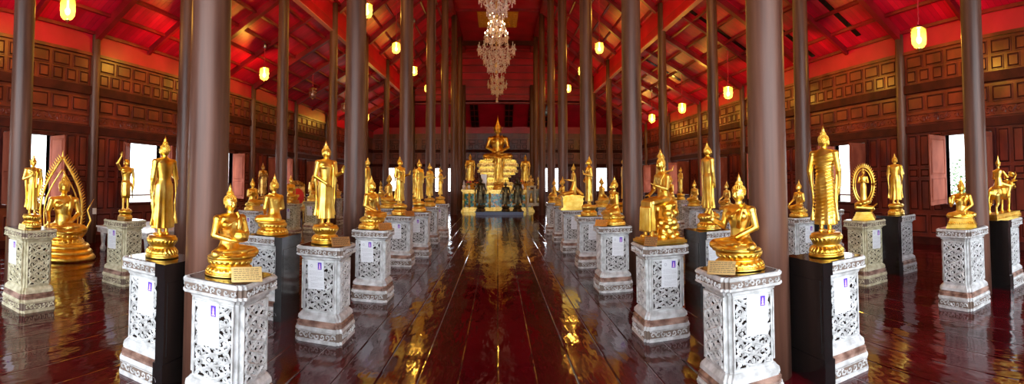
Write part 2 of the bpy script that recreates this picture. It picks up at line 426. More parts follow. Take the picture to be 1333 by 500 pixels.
for sgn in (-1, 1):
    # fascia between the two roofs, with its pale lower edge
    mb = MB(); mb.box(min(sgn * (OX - .0), sgn * (OX + .1)), max(sgn * OX, sgn * (OX + .1)), YB, YG, 6.47, 7.5)
    y = YB
    trim(mb, red_planks)
    mb = MB(); mb.box(min(sgn * (OX - .03), sgn * (OX + .12)), max(sgn * (OX - .03), sgn * (OX + .12)), YB, YG, 6.445, 6.47); trim(mb, edge_paint)
    # rafters of the aisle roof
    ys = [3.35 + 1.825 * k for k in range(-3, 14)]
    for k, y in enumerate(ys):
        big = (k % 2 == 1)
        wd, dp = (.16, .2) if big else (.1, .15)
        bar((sgn * (WX - .02), y, LZ0 - dp / 2), (sgn * (OX + .12), y, LZ1 - dp / 2 - .03), wd, dp, red_dark)
        if y < YG: bar((sgn * (OX - .02), y, UZ0 - dp / 2), (sgn * UX, y, UZ1 - dp / 2), wd, dp, red_dark)
    for t in (0.02, .19, .36, .53, .70, .87):
        x = WX + (OX - WX) * t; z = LZ0 + (LZ1 - LZ0) * t
        bar((sgn * x, YB, z - .04), (sgn * x, YE - .1, z - .04), .07, .07, red_dark)
    for t in (.04, .2, .36, .52, .68, .84, .97):
        x = OX + (UX - OX) * t; z = UZ0 + (UZ1 - UZ0) * t
        bar((sgn * x, YB, z - .04), (sgn * x, YG, z - .04), .07, .07, red_dark)
    # beam on top of the inner columns
    bar((sgn * IX, YB, 9.72), (sgn * IX, YG, 9.72), .2, .26, red_dark)
# end gable and its little hipped roof
mb = MB(); mb.box(-OX, OX, YG, YG + .1, 6.45, 9.9); struct(mb.obj('wall_gable', red_planks))
mb = MB(); mb.box(-OX, OX, YG - .04, YG + .12, 6.38, 6.46); trim(mb, red_dark)
mb = MB(); mb.add([(-WX, YE, 5.2), (WX, YE, 5.2), (OX, YG, 6.5), (-OX, YG, 6.5), (-WX, YE + .1, 5.3), (WX, YE + .1, 5.3), (OX, YG, 6.6), (-OX, YG, 6.6)],
                  [(0, 1, 2, 3), (4, 5, 6, 7), (0, 1, 5, 4), (1, 2, 6, 5), (2, 3, 7, 6), (3, 0, 4, 7)])
struct(mb.obj('ceiling_hip', red_paint))
for x in (-2.85, -1.75, .45, 1.95, 3.0):     # dark lattice lights set in the hip
    mb = MB()
    sl = Vector((0, YG - YE, 1.3)); o0 = Vector((x, YE, 5.2)) + sl * .04 + Vector((0, -.03, -.04)); sl = sl * .9
    def q(u, t, e=0): return o0 + Vector((u, -e * .5, -e * .85)) + sl * t
    mb.add([q(0, 0), q(.52, 0), q(.52, 1), q(0, 1), q(0, 0, .02), q(.52, 0, .02), q(.52, 1, .02), q(0, 1, .02)],
           [(0, 1, 2, 3), (4, 5, 6, 7), (0, 1, 5, 4), (1, 2, 6, 5), (2, 3, 7, 6), (3, 0, 4, 7)], 0)
    for k in range(5): mb.tube([q(0, k / 4, .03), q(.52, k / 4, .03)], .025, 4, 1)
    for k in range(3): mb.tube([q(.26 * k, 0, .03), q(.26 * k, 1, .03)], .018, 4, 1)
    trim(mb, [black_lacquer, red_dark])
# black tie beam across the nave and the gilded ceiling square
mb = MB(); mb.box(-IX, IX, 25.12, 25.28, 9.12, 9.35); trim(mb, beam_wood)
mb = MB(); mb.box(-IX, IX, 21.6, 21.72, 9.7, 9.84); trim(mb, red_dark)
mb = MB(); mb.box(-1.0, 1.0, 21.9, 24.2, UZ1 + .02, UZ1 + .06)
for i in range(7):
    for j in range(7): mb.ell((-.84 + .28 * i, 22.1 + .32 * j, UZ1 + .02), (.1, .1, .03), n=8, m=5)
trim(mb, gold_paint)
for k in range(7):
    mb = MB(); mb.box(-OX, OX, YG - .05, YG, 6.95 + .45 * k, 7.0 + .45 * k); trim(mb, red_dark)
# dark gaps between the roof boards
for (sgn, y, t0, t1) in ((1, 8.0, .1, .82), (1, 10.0, .05, .6), (1, 12.0, .3, .95), (1, 14.4, .35, .9), (1, 6.2, .45, .9), (1, 17, .4, .9)):
    mb = MB(); vs = []
    for t in (t0, t1):
        for yy in (y, y + .16):
            for e in (.005, .02): vs.append((sgn * (WX + (OX - WX) * t), yy, LZ0 + (LZ1 - LZ0) * t - e))
    mb.add(vs, [(0, 1, 3, 2), (4, 6, 7, 5), (0, 4, 5, 1), (2, 3, 7, 6), (0, 2, 6, 4), (1, 5, 7, 3)]); trim(mb, black_lacquer)

# windows with open shutters
wn = [0]
def window(T, c, near_ang, far_ang, lw=.6, z0=WZ0, z1=WZ1, hw=WW):
    wn[0] += 1
    root = bpy.data.objects.new('window_%d' % wn[0], None); COL.objects.link(root); root.location = T(c, z0, 0); struct(root)
    inv = Matrix.Translation(-Vector(T(c, z0, 0)))
    def piece(name, segs, m):
        mb = MB()
        for (a, b_, za, zb, na, nb) in segs:
            vs = [T(u, z, n) for u in (a, b_) for z in (za, zb) for n in (na, nb)]
            mb.add(vs, [(0, 1, 3, 2), (4, 6, 7, 5), (0, 4, 5, 1), (2, 3, 7, 6), (0, 2, 6, 4), (1, 5, 7, 3)])
        mb.xf(inv); return mb.obj(name, m, root)
    piece('window_frame', [(c - hw - .07, c - hw, z0, z1 + .07, -.14, .07), (c + hw, c + hw + .07, z0, z1 + .07, -.14, .07), (c - hw, c + hw, z1, z1 + .07, -.14, .07)], beam_wood)
    piece('window_sill', [(c - hw - .12, c + hw + .12, z0 - .07, z0, -.14, .12)], beam_wood)
    piece('balustrade', [(c - hw, c + hw, z0 + .16, z0 + .2, -.09, -.05)] , wall_wood)
    for s, ang in ((-1, near_ang), (1, far_ang)):
        h = c + s * hw; ca, sa = math.cos(ang), math.sin(ang)
        # closed leaf would run from hinge to the centre; ang opens it into the room
        def Q(l, z, t): return Vector(T(h - s * (l * ca) + s * t * sa * 1.0, z, .03 + l * sa + t * ca))
        def P(l, z, n): return Q(l, z, n)
        mb = MB()
        def bx(l0, l1, za, zb, t0, t1):
            vs = [Q(l, z, t) for l in (l0, l1) for z in (za, zb) for t in (t0, t1)]
            mb.add(vs, [(0, 1, 3, 2), (4, 6, 7, 5), (0, 4, 5, 1), (2, 3, 7, 6), (0, 2, 6, 4), (1, 5, 7, 3)])
        bx(.02, lw, z0 + .02, z1 - .02, -.015, .015)
        for sd in (-1, 1):
            PP = lambda l, z, n, sd=sd: Q(l, z, sd * (.015 + n))
            H = z1 - z0
            panel(mb, PP, .09, lw - .07, z0 + .1, z0 + H * .38, 0, .02, .01, False); panel(mb, PP, .09, lw - .07, z0 + H * .44, z1 - .1, 0, .02, .01, False)
        mb.xf(inv); mb.obj('shutter', shutter_paint, root)
for i, c in enumerate(WINC):
    window(TR, c, PI / 2 + .05, PI / 2 - .1 if i == 1 else PI / 2, .62 if i != 1 else .72)
    window(TL, c, PI / 2 + (1.0 if i == 2 else .1), PI / 2 - .05 if i == 1 else PI / 2 - .3, .6)
for c in EW: window(TE, c, PI / 2, PI / 2, .5)

# ------------------------------------------------------------------ columns
def make_column(r, h, n=28):
    mb = MB(); prof = []
    for i in range(9):
        t = i / 8; prof.append((r * (1.06 - .2 * t), h * t))
    mb.lathe([(r * 1.06, 0)] + prof[1:], n); me = mb.mesh('column', col_wood, True)
    return me
col_in = make_column(.155, 9.72); col_in_s = make_column(.15, 7.5); col_out = make_column(.148, 7.38); col_wall = make_column(.125, 4.95)
ORD = ['nearest', 'second', 'third', 'fourth', 'fifth', 'sixth', 'seventh', 'last']
INR = [3.17, 6.98, 10.74, 14.75, 18.0, 21.7, 25.2, 28.1]
INL = [2.89, 6.54, 10.38, 14.27, 18.05, 21.9, 25.2, 28.1]
def put_col(me, x, y, lab, grp):
    o = link('column', me); o.location = (x, y, 0); tag(o, lab, 'column', grp)
for k in range(8):
    a = 'tall round brown column bordering the %s of the aisle, %s from the camera'
    for x, lst, side in ((-IX, INL, 'left'), (IX, INR, 'right')):
        lab = a % (side, ORD[k] if k else 'nearest and widest') if k < 7 else 'last round brown column on the %s of the aisle, beside the altar' % side
        put_col(col_in if k < 7 else col_in_s, x, lst[k], lab.replace('nearest and widest from', 'widest and nearest to'), 'columns of the inner %s row' % side)
for k in range(8):
    y = 3.1 + 3.62 * k
    for x, side in ((-OX, 'left'), (OX, 'right')):
        near = {0: 'nearest the camera', 1: 'second from the camera', 2: 'third from the camera', 3: 'fourth from the camera', 4: 'fifth from the camera', 5: 'sixth, ending under the red fascia', 6: 'seventh from the camera', 7: 'last one at the end wall'}[k]
        put_col(col_out, x, (y - .24 if (k == 1 and x < 0) else y) if k < 7 else 28.0, 'slimmer dark brown column of the %s outer row, %s' % (side, near), 'columns of the outer %s row' % side)
for k, y in enumerate(WCOL[2:]):
    for x, side in ((-WX + .04, 'left'), (WX - .04, 'right')):
        lab = 'thin dark post standing against the %s panelled wall, %s from the camera' % (side, ['first', 'second', 'third', 'fourth', 'fifth', 'sixth', 'seventh'][k])
        o = link('wall_post', col_wall); o.location = (x, y, 0); tag(o, lab, 'post', 'posts along the %s wall' % side)
put_end = [(-5.25, 'left'), (5.25, 'right')]

# ------------------------------------------------------------------ pedestals
def carved_mesh(w_, h_, name, m):
    """openwork of crossing vines, scrolls and leaves, in the XZ plane facing -Y"""
    mb = MB(); T = lambda u, z, n: Vector((u, -n, z))
    for s in (-1, 1):
        for off in (0, PI / 2):
            pts = [T(s * w_ * .46 * math.sin(off + 2.0 * PI * t / 24 * 1.0 * 1.0 * 1.5), -h_ / 2 + h_ * t / 24, .009) for t in range(25)]
            mb.tube(pts, .0095, 4, up=(0, 1, 0))
    rows = 8
    for i in range(rows):
        z = -h_ / 2 + h_ * (i + .5) / rows
        for s in (-1, 1):
            for cx, rr_ in ((w_ * .13, .026), (w_ * .37, .025)):
                spiral(mb, T, s * cx, z, rr_ * 1.15, 1.15, s * (1 if i % 2 else -1), PI / 2 * (i % 2) , .0085, 9, .009)
                for k in range(3):
                    a = k * 2.1 + i; L_ = .034
                    q = Vector((s * cx + .03 * math.cos(a), 0, z + .03 * math.sin(a)))
                    dx, dz = math.cos(a + .7), math.sin(a + .7)
                    c = T(q.x, q.z, .008)
                    mb.add([c + Vector((dx * L_ * .6, 0, dz * L_ * .6)), c + Vector((-dz * .013, 0, dx * .013)), c - Vector((dx * L_ * .5, 0, dz * L_ * .5)), c + Vector((dz * .013, 0, -dx * .013)), c + Vector((0, -.008, 0))],
                           [(0, 1, 4), (1, 2, 4), (2, 3, 4), (3, 0, 4)])
        mb.ell(T(0, z, .008), (.013, .008, .02), n=6, m=5)
    # frame
    fw = .012
    for (a, b_, c, d) in ((-w_ / 2 - fw, -w_ / 2, -h_ / 2 - fw, h_ / 2 + fw), (w_ / 2, w_ / 2 + fw, -h_ / 2 - fw, h_ / 2 + fw), (-w_ / 2, w_ / 2, -h_ / 2 - fw, -h_ / 2), (-w_ / 2, w_ / 2, h_ / 2, h_ / 2 + fw)):
        mb.box(a, b_, -.012, .0, c, d)
    return mb.mesh(name, m)

def oct_(h, c): return [(-h + c, -h), (h - c, -h), (h - c, -h + c * .45), (h - c * .45, -h + c * .45), (h - c * .45, -h + c), (h, -h + c)]
def notch(h, c, z):
    q = oct_(h, c); out = []
    for k in range(4):
        a = k * PI / 2; ca, sa = round(math.cos(a)), round(math.sin(a))
        out += [Vector((x * ca - y * sa, x * sa + y * ca, z)) for x, y in q[1:]]
    return out
PH = 0.94
def make_pedestal(paint, backed):
    t = thing('pedestal')
    mb = MB()
    mb.rings([notch(h, .045, z) for h, z in ((.25, 0), (.25, .022), (.245, .027))]); mb.rings([notch(h, .045, z) for h, z in ((.245, .027), (.245, .108))], False, 1); mb.rings([notch(h, .045, z) for h, z in ((.245, .108), (.25, .113), (.25, .125), (.243, .135), (.243, .15))])
    for k in range(4):     # carved wave on the plinth
        R = Matrix.Rotation(k * PI / 2, 4, 'Z')
        for i in range(7):
            T = lambda u, z, n: R @ Vector((u, -.25 - n, z))
            spiral(mb, T, -.165 + .055 * i, .067, .031, 1.0, 1, i, .0085, 8, -.003)
        mb.box(-.2, .2, -.25, -.246, .03, .036, 0, R); mb.box(-.2, .2, -.25, -.246, .1, .106, 0, R)
    base = mb.obj('plinth', [paint, recess_shade], t)
    mb = MB(); mb.rings([notch(h, .045, z) for h, z in ((.243, .15), (.236, .165), (.24, .185), (.222, .2), (.222, .212))]); mb.obj('moulding', groove, t)
    mb = MB(); mb.rings([notch(h, .045, z) for h, z in ((.232, .212), (.228, .245), (.215, .26), (.205, .275))])
    mb.obj('lower_step', paint, t)
    mb = MB(); mb.rings([notch(h, .045, z) for h, z in ((.205, .275), (.195, .28), (.195, .80), (.205, .812))]); mb.obj('shaft', paint, t)
    for k in range(4):
        if backed and k == 2: continue
        R = Matrix.Rotation(k * PI / 2, 4, 'Z') if not backed else Matrix.Rotation(k * PI / 2, 4, 'Z')
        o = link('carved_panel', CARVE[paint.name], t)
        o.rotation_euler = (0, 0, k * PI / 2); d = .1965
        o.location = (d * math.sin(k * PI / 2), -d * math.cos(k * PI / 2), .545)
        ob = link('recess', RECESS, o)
    mb = MB(); mb.rings([notch(h, .045, z) for h, z in ((.21, .81), (.215, .83), (.25, .845), (.25, .857), (.245, .862))]); mb.rings([notch(h, .045, z) for h, z in ((.245, .862), (.245, .908))], False, 1); mb.rings([notch(h, .045, z) for h, z in ((.245, .908), (.25, .913), (.25, .925), (.243, .932), (.243, .936))])
    for k in range(4):
        R = Matrix.Rotation(k * PI / 2, 4, 'Z')
        for i in range(8):
            T = lambda u, z, n: R @ Vector((u, -.25 - n, z))
            spiral(mb, T, -.175 + .05 * i, .885, .023, 1.0, -1, i, .0075, 8, -.003)
    mb.obj('top_slab', [paint, recess_shade], t)
    mb = MB(); mb.rings([notch(h, .045, z) for h, z in ((.222, .93), (.222, PH))]); mb.obj('top_sheet', black_lacquer, t)
    if backed:
        mb = MB(); mb.box(-.242, .242, .17, .252, 0, PH - .001); mb.box(-.255, .255, .16, .258, .84, PH + .002); mb.box(-.255, .255, .16, .258, 0, .2); mb.box(-.21, .21, .24, .256, .25, .8)
        mb.obj('back_board', black_lacquer, t)
    return t
CARVE = {p_.name: carved_mesh(.29, .47, 'carved_panel', p_) for p_ in (white_paint, cream_paint)}
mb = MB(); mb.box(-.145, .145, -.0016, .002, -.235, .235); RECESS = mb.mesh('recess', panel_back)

def notice_meshes():
    a = MB(); a.box(-.085, .085, -.002, 0, -.14, .14); pm = a.mesh('notice', paper)
    a = MB(); a.box(.022, .062, -.003, -.0015, .055, .125); pic = a.mesh('picture', purple)
    a = MB(); a.lathe([(.012, .062), (.012, .068), (.006, .07), (.008, .085), (.005, .097), (.0055, .104), (.001, .115)], 8, .042, -.0035, sy=.15); fig = a.mesh('picture_figure', pink)
    a = MB(); r = random.Random(3)
    for i in range(17):
        z = .04 - .0098 * i; x1 = .07 if i % 5 else .01 + r.random() * .04
        if i % 6 == 5: continue
        x = -.068 + (.0 if i < 8 else .012)
        while x < x1:
            l_ = .01 + r.random() * .018; a.box(x, min(x + l_, x1 + .002), -.0026, -.0015, z - .0012, z + .0012); x += l_ + .004
    txt = a.mesh('printed_text', ink); a = MB()
    for k in range(10):
        q = 2 * PI * k / 10; a.box(-.045 + .011 * math.cos(q) - .003, -.045 + .011 * math.cos(q) + .003, -.0026, -.0015, .09 + .013 * math.sin(q) - .003, .09 + .013 * math.sin(q) + .003)
    seal = a.mesh('printed_seal', ink); a = MB(); a.box(-.03, .04, -.0026, -.0015, .128, .1305); ttl = a.mesh('printed_title', ink)
    return pm, pic, fig, txt, seal, ttl
PM, PIC, FIG, TXT, SEAL, TTL = notice_meshes()
PROTO = {}
def pedestal(x, y, rz, label, group, paint=white_paint, backed=False, notice=None):
    """rz turns the carved front (-Y); the black back is +Y. notice = world facing angle index of the face that carries the paper"""
    key = (paint.name, backed)
    if key not in PROTO:
        t = PROTO[key] = make_pedestal(paint, backed); cache(t)
    else:
        t = dup(PROTO[key])
    t.location = (x, y, 0); t.rotation_euler = (0, 0, rz); tag(t, label, 'pedestal', group)
    if notice is not None: t['_n'] = notice
    return t
def add_notice(t, rz, dx=0.0):
    # paper on the world -Y face of the shaft, expressed in the pedestal's own frame
    a = -rz
    n = link('notice', PM, t); n.rotation_euler = (0, .03 * (1 if dx > 0 else -1), a)
    p_ = Matrix.Rotation(a, 3, 'Z') @ Vector((dx, -.2125, .655)); n.location = p_
    for nm, me in (('picture', PIC), ('printed_text', TXT)): link(nm, me, n)
    link('picture_figure', FIG, n); link('printed_seal', SEAL, n); link('printed_title', TTL, n)

# ------------------------------------------------------------------ statue parts
def hand(mb, w_, d, n, s, side=1, curl=.35):
    w_, d, n = Vector(w_), Vector(d).normalized(), Vector(n)
    n = (n - d * n.dot(d)).normalized(); sd = d.cross(n).normalized() * side
    R = Matrix((sd, d, n)).transposed()
    mb.ell(w_ + d * s * .5, (s * .42, s * .62, s * .2), R, 10, 7)
    for k, ln in enumerate((.78, .95, .9, .68)):
        b_ = w_ + d * s * .9 + sd * s * (.3 - .2 * k)
        m1 = b_ + (d + n * curl * .5).normalized() * s * ln * .55
        e = m1 + (d + n * curl * 1.6).normalized() * s * ln * .5
        mb.cap(b_, m1, s * .12, s * .105, 6); mb.cap(m1, e, s * .105, s * .08, 6)
    b_ = w_ + d * s * .3 + sd * s * .38; m1 = b_ + (d * .7 + sd * .7 + n * .2).normalized() * s * .4
    mb.cap(b_, m1, s * .15, s * .12, 6); mb.cap(m1, m1 + (d + n * .3).normalized() * s * .35, s * .12, s * .09, 6)

def head_volume(mb, c, s, crown=False):
    """face looks to -Y; s = half the head height"""
    c = Vector(c)
    mb.ell(c, (s * .74, s * .8, s), n=16, m=12)
    mb.ell(c + Vector((0, -s * .12, -s * .42)), (s * .55, s * .6, s * .52), n=14, m=9)
    mb.cap(c + Vector((0, -s * .8, s * .12)), c + Vector((0, -s * .92, -s * .22)), s * .07, s * .13, 8)
    for e in (-1, 1):
        mb.ell(c + Vector((e * s * .3, -s * .7, s * .1)), (s * .2, s * .1, s * .07), n=8, m=6)
        mb.ell(c + Vector((e * s * .3, -s * .72, s * .27)), (s * .24, s * .08, s * .045), n=8, m=6)
        mb.ell(c + Vector((e * s * .76, s * .02, -s * .2)), (s * .08, s * .16, s * .52), n=8, m=7)
        mb.ell(c + Vector((e * s * .34, -s * .55, -s * .25)), (s * .2, s * .2, s * .24), n=8, m=6)
    mb.ell(c + Vector((0, -s * .76, -s * .42)), (s * .24, s * .1, s * .055), n=8, m=6)
    mb.ell(c + Vector((0, -s * .72, -s * .54)), (s * .18, s * .1, s * .06), n=8, m=6)
    mb.cap(c + Vector((0, s * .08, -s * .7)), c + Vector((0, s * .1, -s * 1.45)), s * .42, s * .5, 12)

def hair(c, s, parent, kind='curls', m=None):
    m = m or gold
    c = Vector(c); mb = MB()
    hc = c + Vector((0, s * .14, s * .22))
    mb.ell(hc, (s * .82, s * .84, s * .86), n=16, m=12)
    us = hc + Vector((0, s * .05, s * .88))
    mb.ell(us, (s * .42, s * .42, s * .42), n=12, m=8)
    if kind == 'curls':
        for i in range(9):
            t = math.radians(-25 + 12 * i); nn = max(6, int(20 * math.cos(t)))
            for j in range(nn):
                a = 2 * PI * (j + .5 * (i % 2)) / nn
                q = Vector((math.cos(t) * math.cos(a), math.cos(t) * math.sin(a), math.sin(t)))
                if q.y < -.45 and q.z < .28: continue
                mb.ell(hc + Vector((q.x * s * .83, q.y * s * .85, q.z * s * .87)), (s * .1,) * 3, n=5, m=4)
        for i in range(4):
            t = math.radians(5 + 20 * i); nn = max(4, int(12 * math.cos(t)))
            for j in range(nn):
                a = 2 * PI * j / nn; mb.ell(us + Vector((math.cos(t) * math.cos(a), math.cos(t) * math.sin(a), math.sin(t))) * s * .43, (s * .085,) * 3, n=5, m=4)
    mb.obj('hair', m, parent, True)
    mb = MB(); z = us.z + s * .3
    if kind == 'crown':
        mb.lathe([(s * .86, hc.z - s * .05), (s * .98, hc.z + s * .1), (s * .85, hc.z + s * .3), (s * .9, hc.z + s * .42), (s * .68, hc.z + s * .62), (s * .72, hc.z + s * .72), (s * .5, hc.z + s * .98), (s * .54, hc.z + s * 1.08), (s * .34, hc.z + s * 1.4), (s * .38, hc.z + s * 1.5), (s * .2, hc.z + s * 1.9), (s * .23, hc.z + s * 2.0), (s * .1, hc.z + s * 2.6), (s * .015, hc.z + s * 3.3)], 18, us.x, hc.y)
        for e in (-1, 1): mb.cap((e * s * .85, hc.y, hc.z), (e * s * 1.1, hc.y, hc.z + s * .55), s * .12, s * .03, 6)
    else:
        mb.lathe([(s * .3, z), (s * .34, z + s * .08), (s * .2, z + s * .2), (s * .26, z + s * .36), (s * .2, z + s * .55), (s * .1, z + s * .78), (s * .015, z + s * 1.15)], 10, us.x, us.y)
        for k in range(6):
            a = k * PI / 3; mb.cap((us.x + s * .22 * math.cos(a), us.y + s * .22 * math.sin(a), z + s * .1), (us.x + s * .1 * math.cos(a), us.y + s * .1 * math.sin(a), z + s * .62), s * .07, s * .02, 5)
    mb.obj('finial' if kind != 'crown' else 'crown', m, parent, True)

def lotus_base(r, h, parent, m=None, sy=1.0, name='base'):
    m = m or gold
    mb = MB()
    mb.lathe([(r, 0), (r * 1.0, h * .1), (r * .94, h * .12), (r * .94, h * .2), (r * .98, h * .24), (r * .9, h * .34), (r * .8, h * .44), (r * .74, h * .5), (r * .76, h * .56), (r * .82, h * .62), (r * .9, h * .82), (r * .92, h * .9), (r * .84, h * .94), (r * .84, h)], 36, sy=sy)
    for k in range(22):
        a = 2 * PI * k / 22
        for (rr_, z, tl) in ((r * .88, h * .34, .9), (r * .84, h * .73, -.7)):
            R = Matrix.Rotation(a, 3, 'Z') @ Matrix.Rotation(-tl * .7, 3, 'Y')
            mb.ell((rr_ * math.cos(a), rr_ * sy * math.sin(a), z), (r * .05, r * .115, h * .15), R, 6, 5)
    for k in range(30):
        a = 2 * PI * k / 30; mb.ell((r * .96 * math.cos(a), r * .96 * sy * math.sin(a), h * .2), (r * .035,) * 3, n=5, m=4)
    return mb.obj(name, m, parent, True)

def widen(zb): return Matrix.Diagonal((1.14, 1.15, 1, 1))
def arm(mb, sh, el, wr, r=(.03, .024, .024, .017)):
    mb.ell(sh, (r[0] * 1.05,) * 3); mb.cap(sh, (sh[0] * .45, sh[1], sh[2] + r[0] * .55), r[0], r[0] * .8, 10); mb.cap(sh, el, r[0], r[1], 10); mb.cap(el, wr, r[2], r[3], 10)

# ---- standing figures, unit height 1 from feet to finial, facing -Y
def standing(pose, base_h=.2, base_r=.16, m=None, folds=False, crown=False, name='standing_buddha_statue', wide=1.0, voxel=.004):
    m = m or gold
    t = thing(name); zb = base_h
    lotus_base(base_r, base_h, t, m)
    mb = MB()
    def loft(st, n=20):
        mb.rings([[Vector((cx + rx * math.cos(2 * PI * j / n), cy + ry * math.sin(2 * PI * j / n), zb + z)) for j in range(n)] for z, rx, ry, cx, cy in st])
    loft([(.5, .06, .042, 0, 0), (.56, .064, .045, 0, 0), (.62, .078, .05, 0, -.002), (.67, .088, .05, 0, 0), (.71, .088, .042, 0, .003), (.735, .06, .033, 0, .006), (.75, .03, .028, 0, .008)])
    for e in (-1, 1):
        mb.ell((e * .04, -.026, zb + .655), (.045, .03, .035))
        mb.cap((e * .036, 0, zb + .46), (e * .036, .004, zb + .03), .042, .018)          # legs
        mb.ell((e * .036, -.03, zb + .014), (.02, .048, .016)); mb.ell((e * .036, .015, zb + .02), (.019, .022, .022))
        for q in range(5): mb.cap((e * (.022 + .007 * q), -.062 + .003 * q, zb + .01), (e * (.022 + .007 * q), -.078 + .004 * q, zb + .008), .0055, .005, 6)
    head_volume(mb, (0, 0, zb + .815), .058)
    H = .042
    S_ = lambda e: (e * .098, .004, zb + .705)
    P = pose
    def down(e, fwd=0.0):
        arm(mb, S_(e), (e * .128, .012, zb + .55), (e * .118, -.012 - fwd, zb + .41)); hand(mb, (e * .118, -.012 - fwd, zb + .41), (0, -.05, -1), (-e, 0, 0), H, e, .3)
    def palm_out(e, z=.6):
        arm(mb, S_(e), (e * .128, .01, zb + .56), (e * .115, -.12, zb + z)); hand(mb, (e * .115, -.12, zb + z), (0, -.25, 1), (0, -1, 0), H, -e, .1)
    def reach(e):
        arm(mb, S_(e), (e * .14, .0, zb + .55), (e * .2, -.13, zb + .585)); hand(mb, (e * .2, -.13, zb + .585), (e * .6, -.9, .25), (0, -.2, 1), H, -e, .2)
    def chest(e, z=.63):
        arm(mb, S_(e), (e * .135, -.01, zb + .555), (e * .035, -.075, zb + z - .02)); hand(mb, (e * .035, -.075, zb + z - .02), (-e * .8, -.1, .55), (0, 1, 0), H, e, .3)
    def across(e):
        arm(mb, S_(e), (e * .13, .0, zb + .55), (e * .045, -.072, zb + .47)); hand(mb, (e * .045, -.072, zb + .47), (-e * .8, -.1, -.4), (0, 1, 0), H, e, .3)
    def crossed(e):
        arm(mb, S_(e), (e * .132, -.01, zb + .56), (-e * .01, -.068 - .012 * (e > 0), zb + .6)); hand(mb, (-e * .01, -.068 - .012 * (e > 0), zb + .6), (-e, 0, .35), (0, 1, 0), H, e, .3)
    def up(e):
        arm(mb, S_(e), (e * .16, -.03, zb + .8), (e * .1, -.05, zb + .93)); hand(mb, (e * .1, -.05, zb + .93), (0, -.1, 1), (0, -1, 0), H, e, .5)
    fn = dict(down=down, palm=palm_out, reach=reach, chest=chest, across=across, crossed=crossed, up=up)
    fn[P[0]](-1); fn[P[1]](1)      # -X is the figure's right hand (faces -Y)
    mb.xf(widen(zb)); body = link('body', remesh(mb, 'body', m, voxel), t)
    # robe: long loft with soft pleats
    mb = MB(); n = 48; rg = []
    for z, rx, ry, cy, pl in ((.075, .088, .052, 0, .006), (.078, .095, .058, 0, .007), (.1, .094, .057, 0, .006), (.2, .085, .052, 0, .004), (.32, .08, .052, 0, .003), (.42, .08, .056, 0, .002), (.49, .076, .055, 0, .001), (.54, .068, .05, 0, 0), (.6, .077, .053, 0, 0), (.655, .091, .056, 0, 0), (.69, .096, .052, .002, 0), (.715, .09, .042, .004, 0), (.728, .07, .034, .006, 0)):
        rg.append([Vector(((rx * wide + pl * math.cos(9 * a)) * math.cos(a) if z < .5 else rx * math.cos(a), (ry + pl * math.cos(9 * a)) * math.sin(a) + cy, zb + z)) for a in (2 * PI * j / n for j in range(n))])
    mb.rings(rg, True)
    # shawl falling at both sides, sash over the left shoulder
    for e in (-1, 1):
        mb.tube([(e * .1, .012, zb + .66), (e * .112 * wide, .01, zb + .5), (e * .1 * wide, .012, zb + .3), (e * .108 * wide, .014, zb + .11)], [.012, .012, .011, .014], 8, flat=1.7)
    mb.tube([(.052, -.03, zb + .725), (.05, -.062, zb + .66), (.045, -.064, zb + .54), (.04, -.064, zb + .42)], [.014, .016, .015, .014], 8, flat=.45, up=(0, 1, 0))
    if folds:
        for k in range(19):
            z = .14 + .031 * k
            rx = .09 if z < .3 else (.088 if z < .47 else .078)
            if .5 < z < .58: rx = .073
            if z > .62: rx = .094
            mb.tube([Vector((rx * math.cos(a), .056 * math.sin(a) * (1 if z < .6 else 1.03), zb + z - .02 * math.cos(a) - .018 * abs(math.sin(a)))) for a in (2 * PI * j / 28 for j in range(29))], .0055, 5)
    mb.xf(widen(zb)); link('robe', remesh(mb, 'robe', m, .0045, 1), t)
    hair((0, 0, zb + .815), .058, t, 'crown' if crown else 'curls', m)
    return t

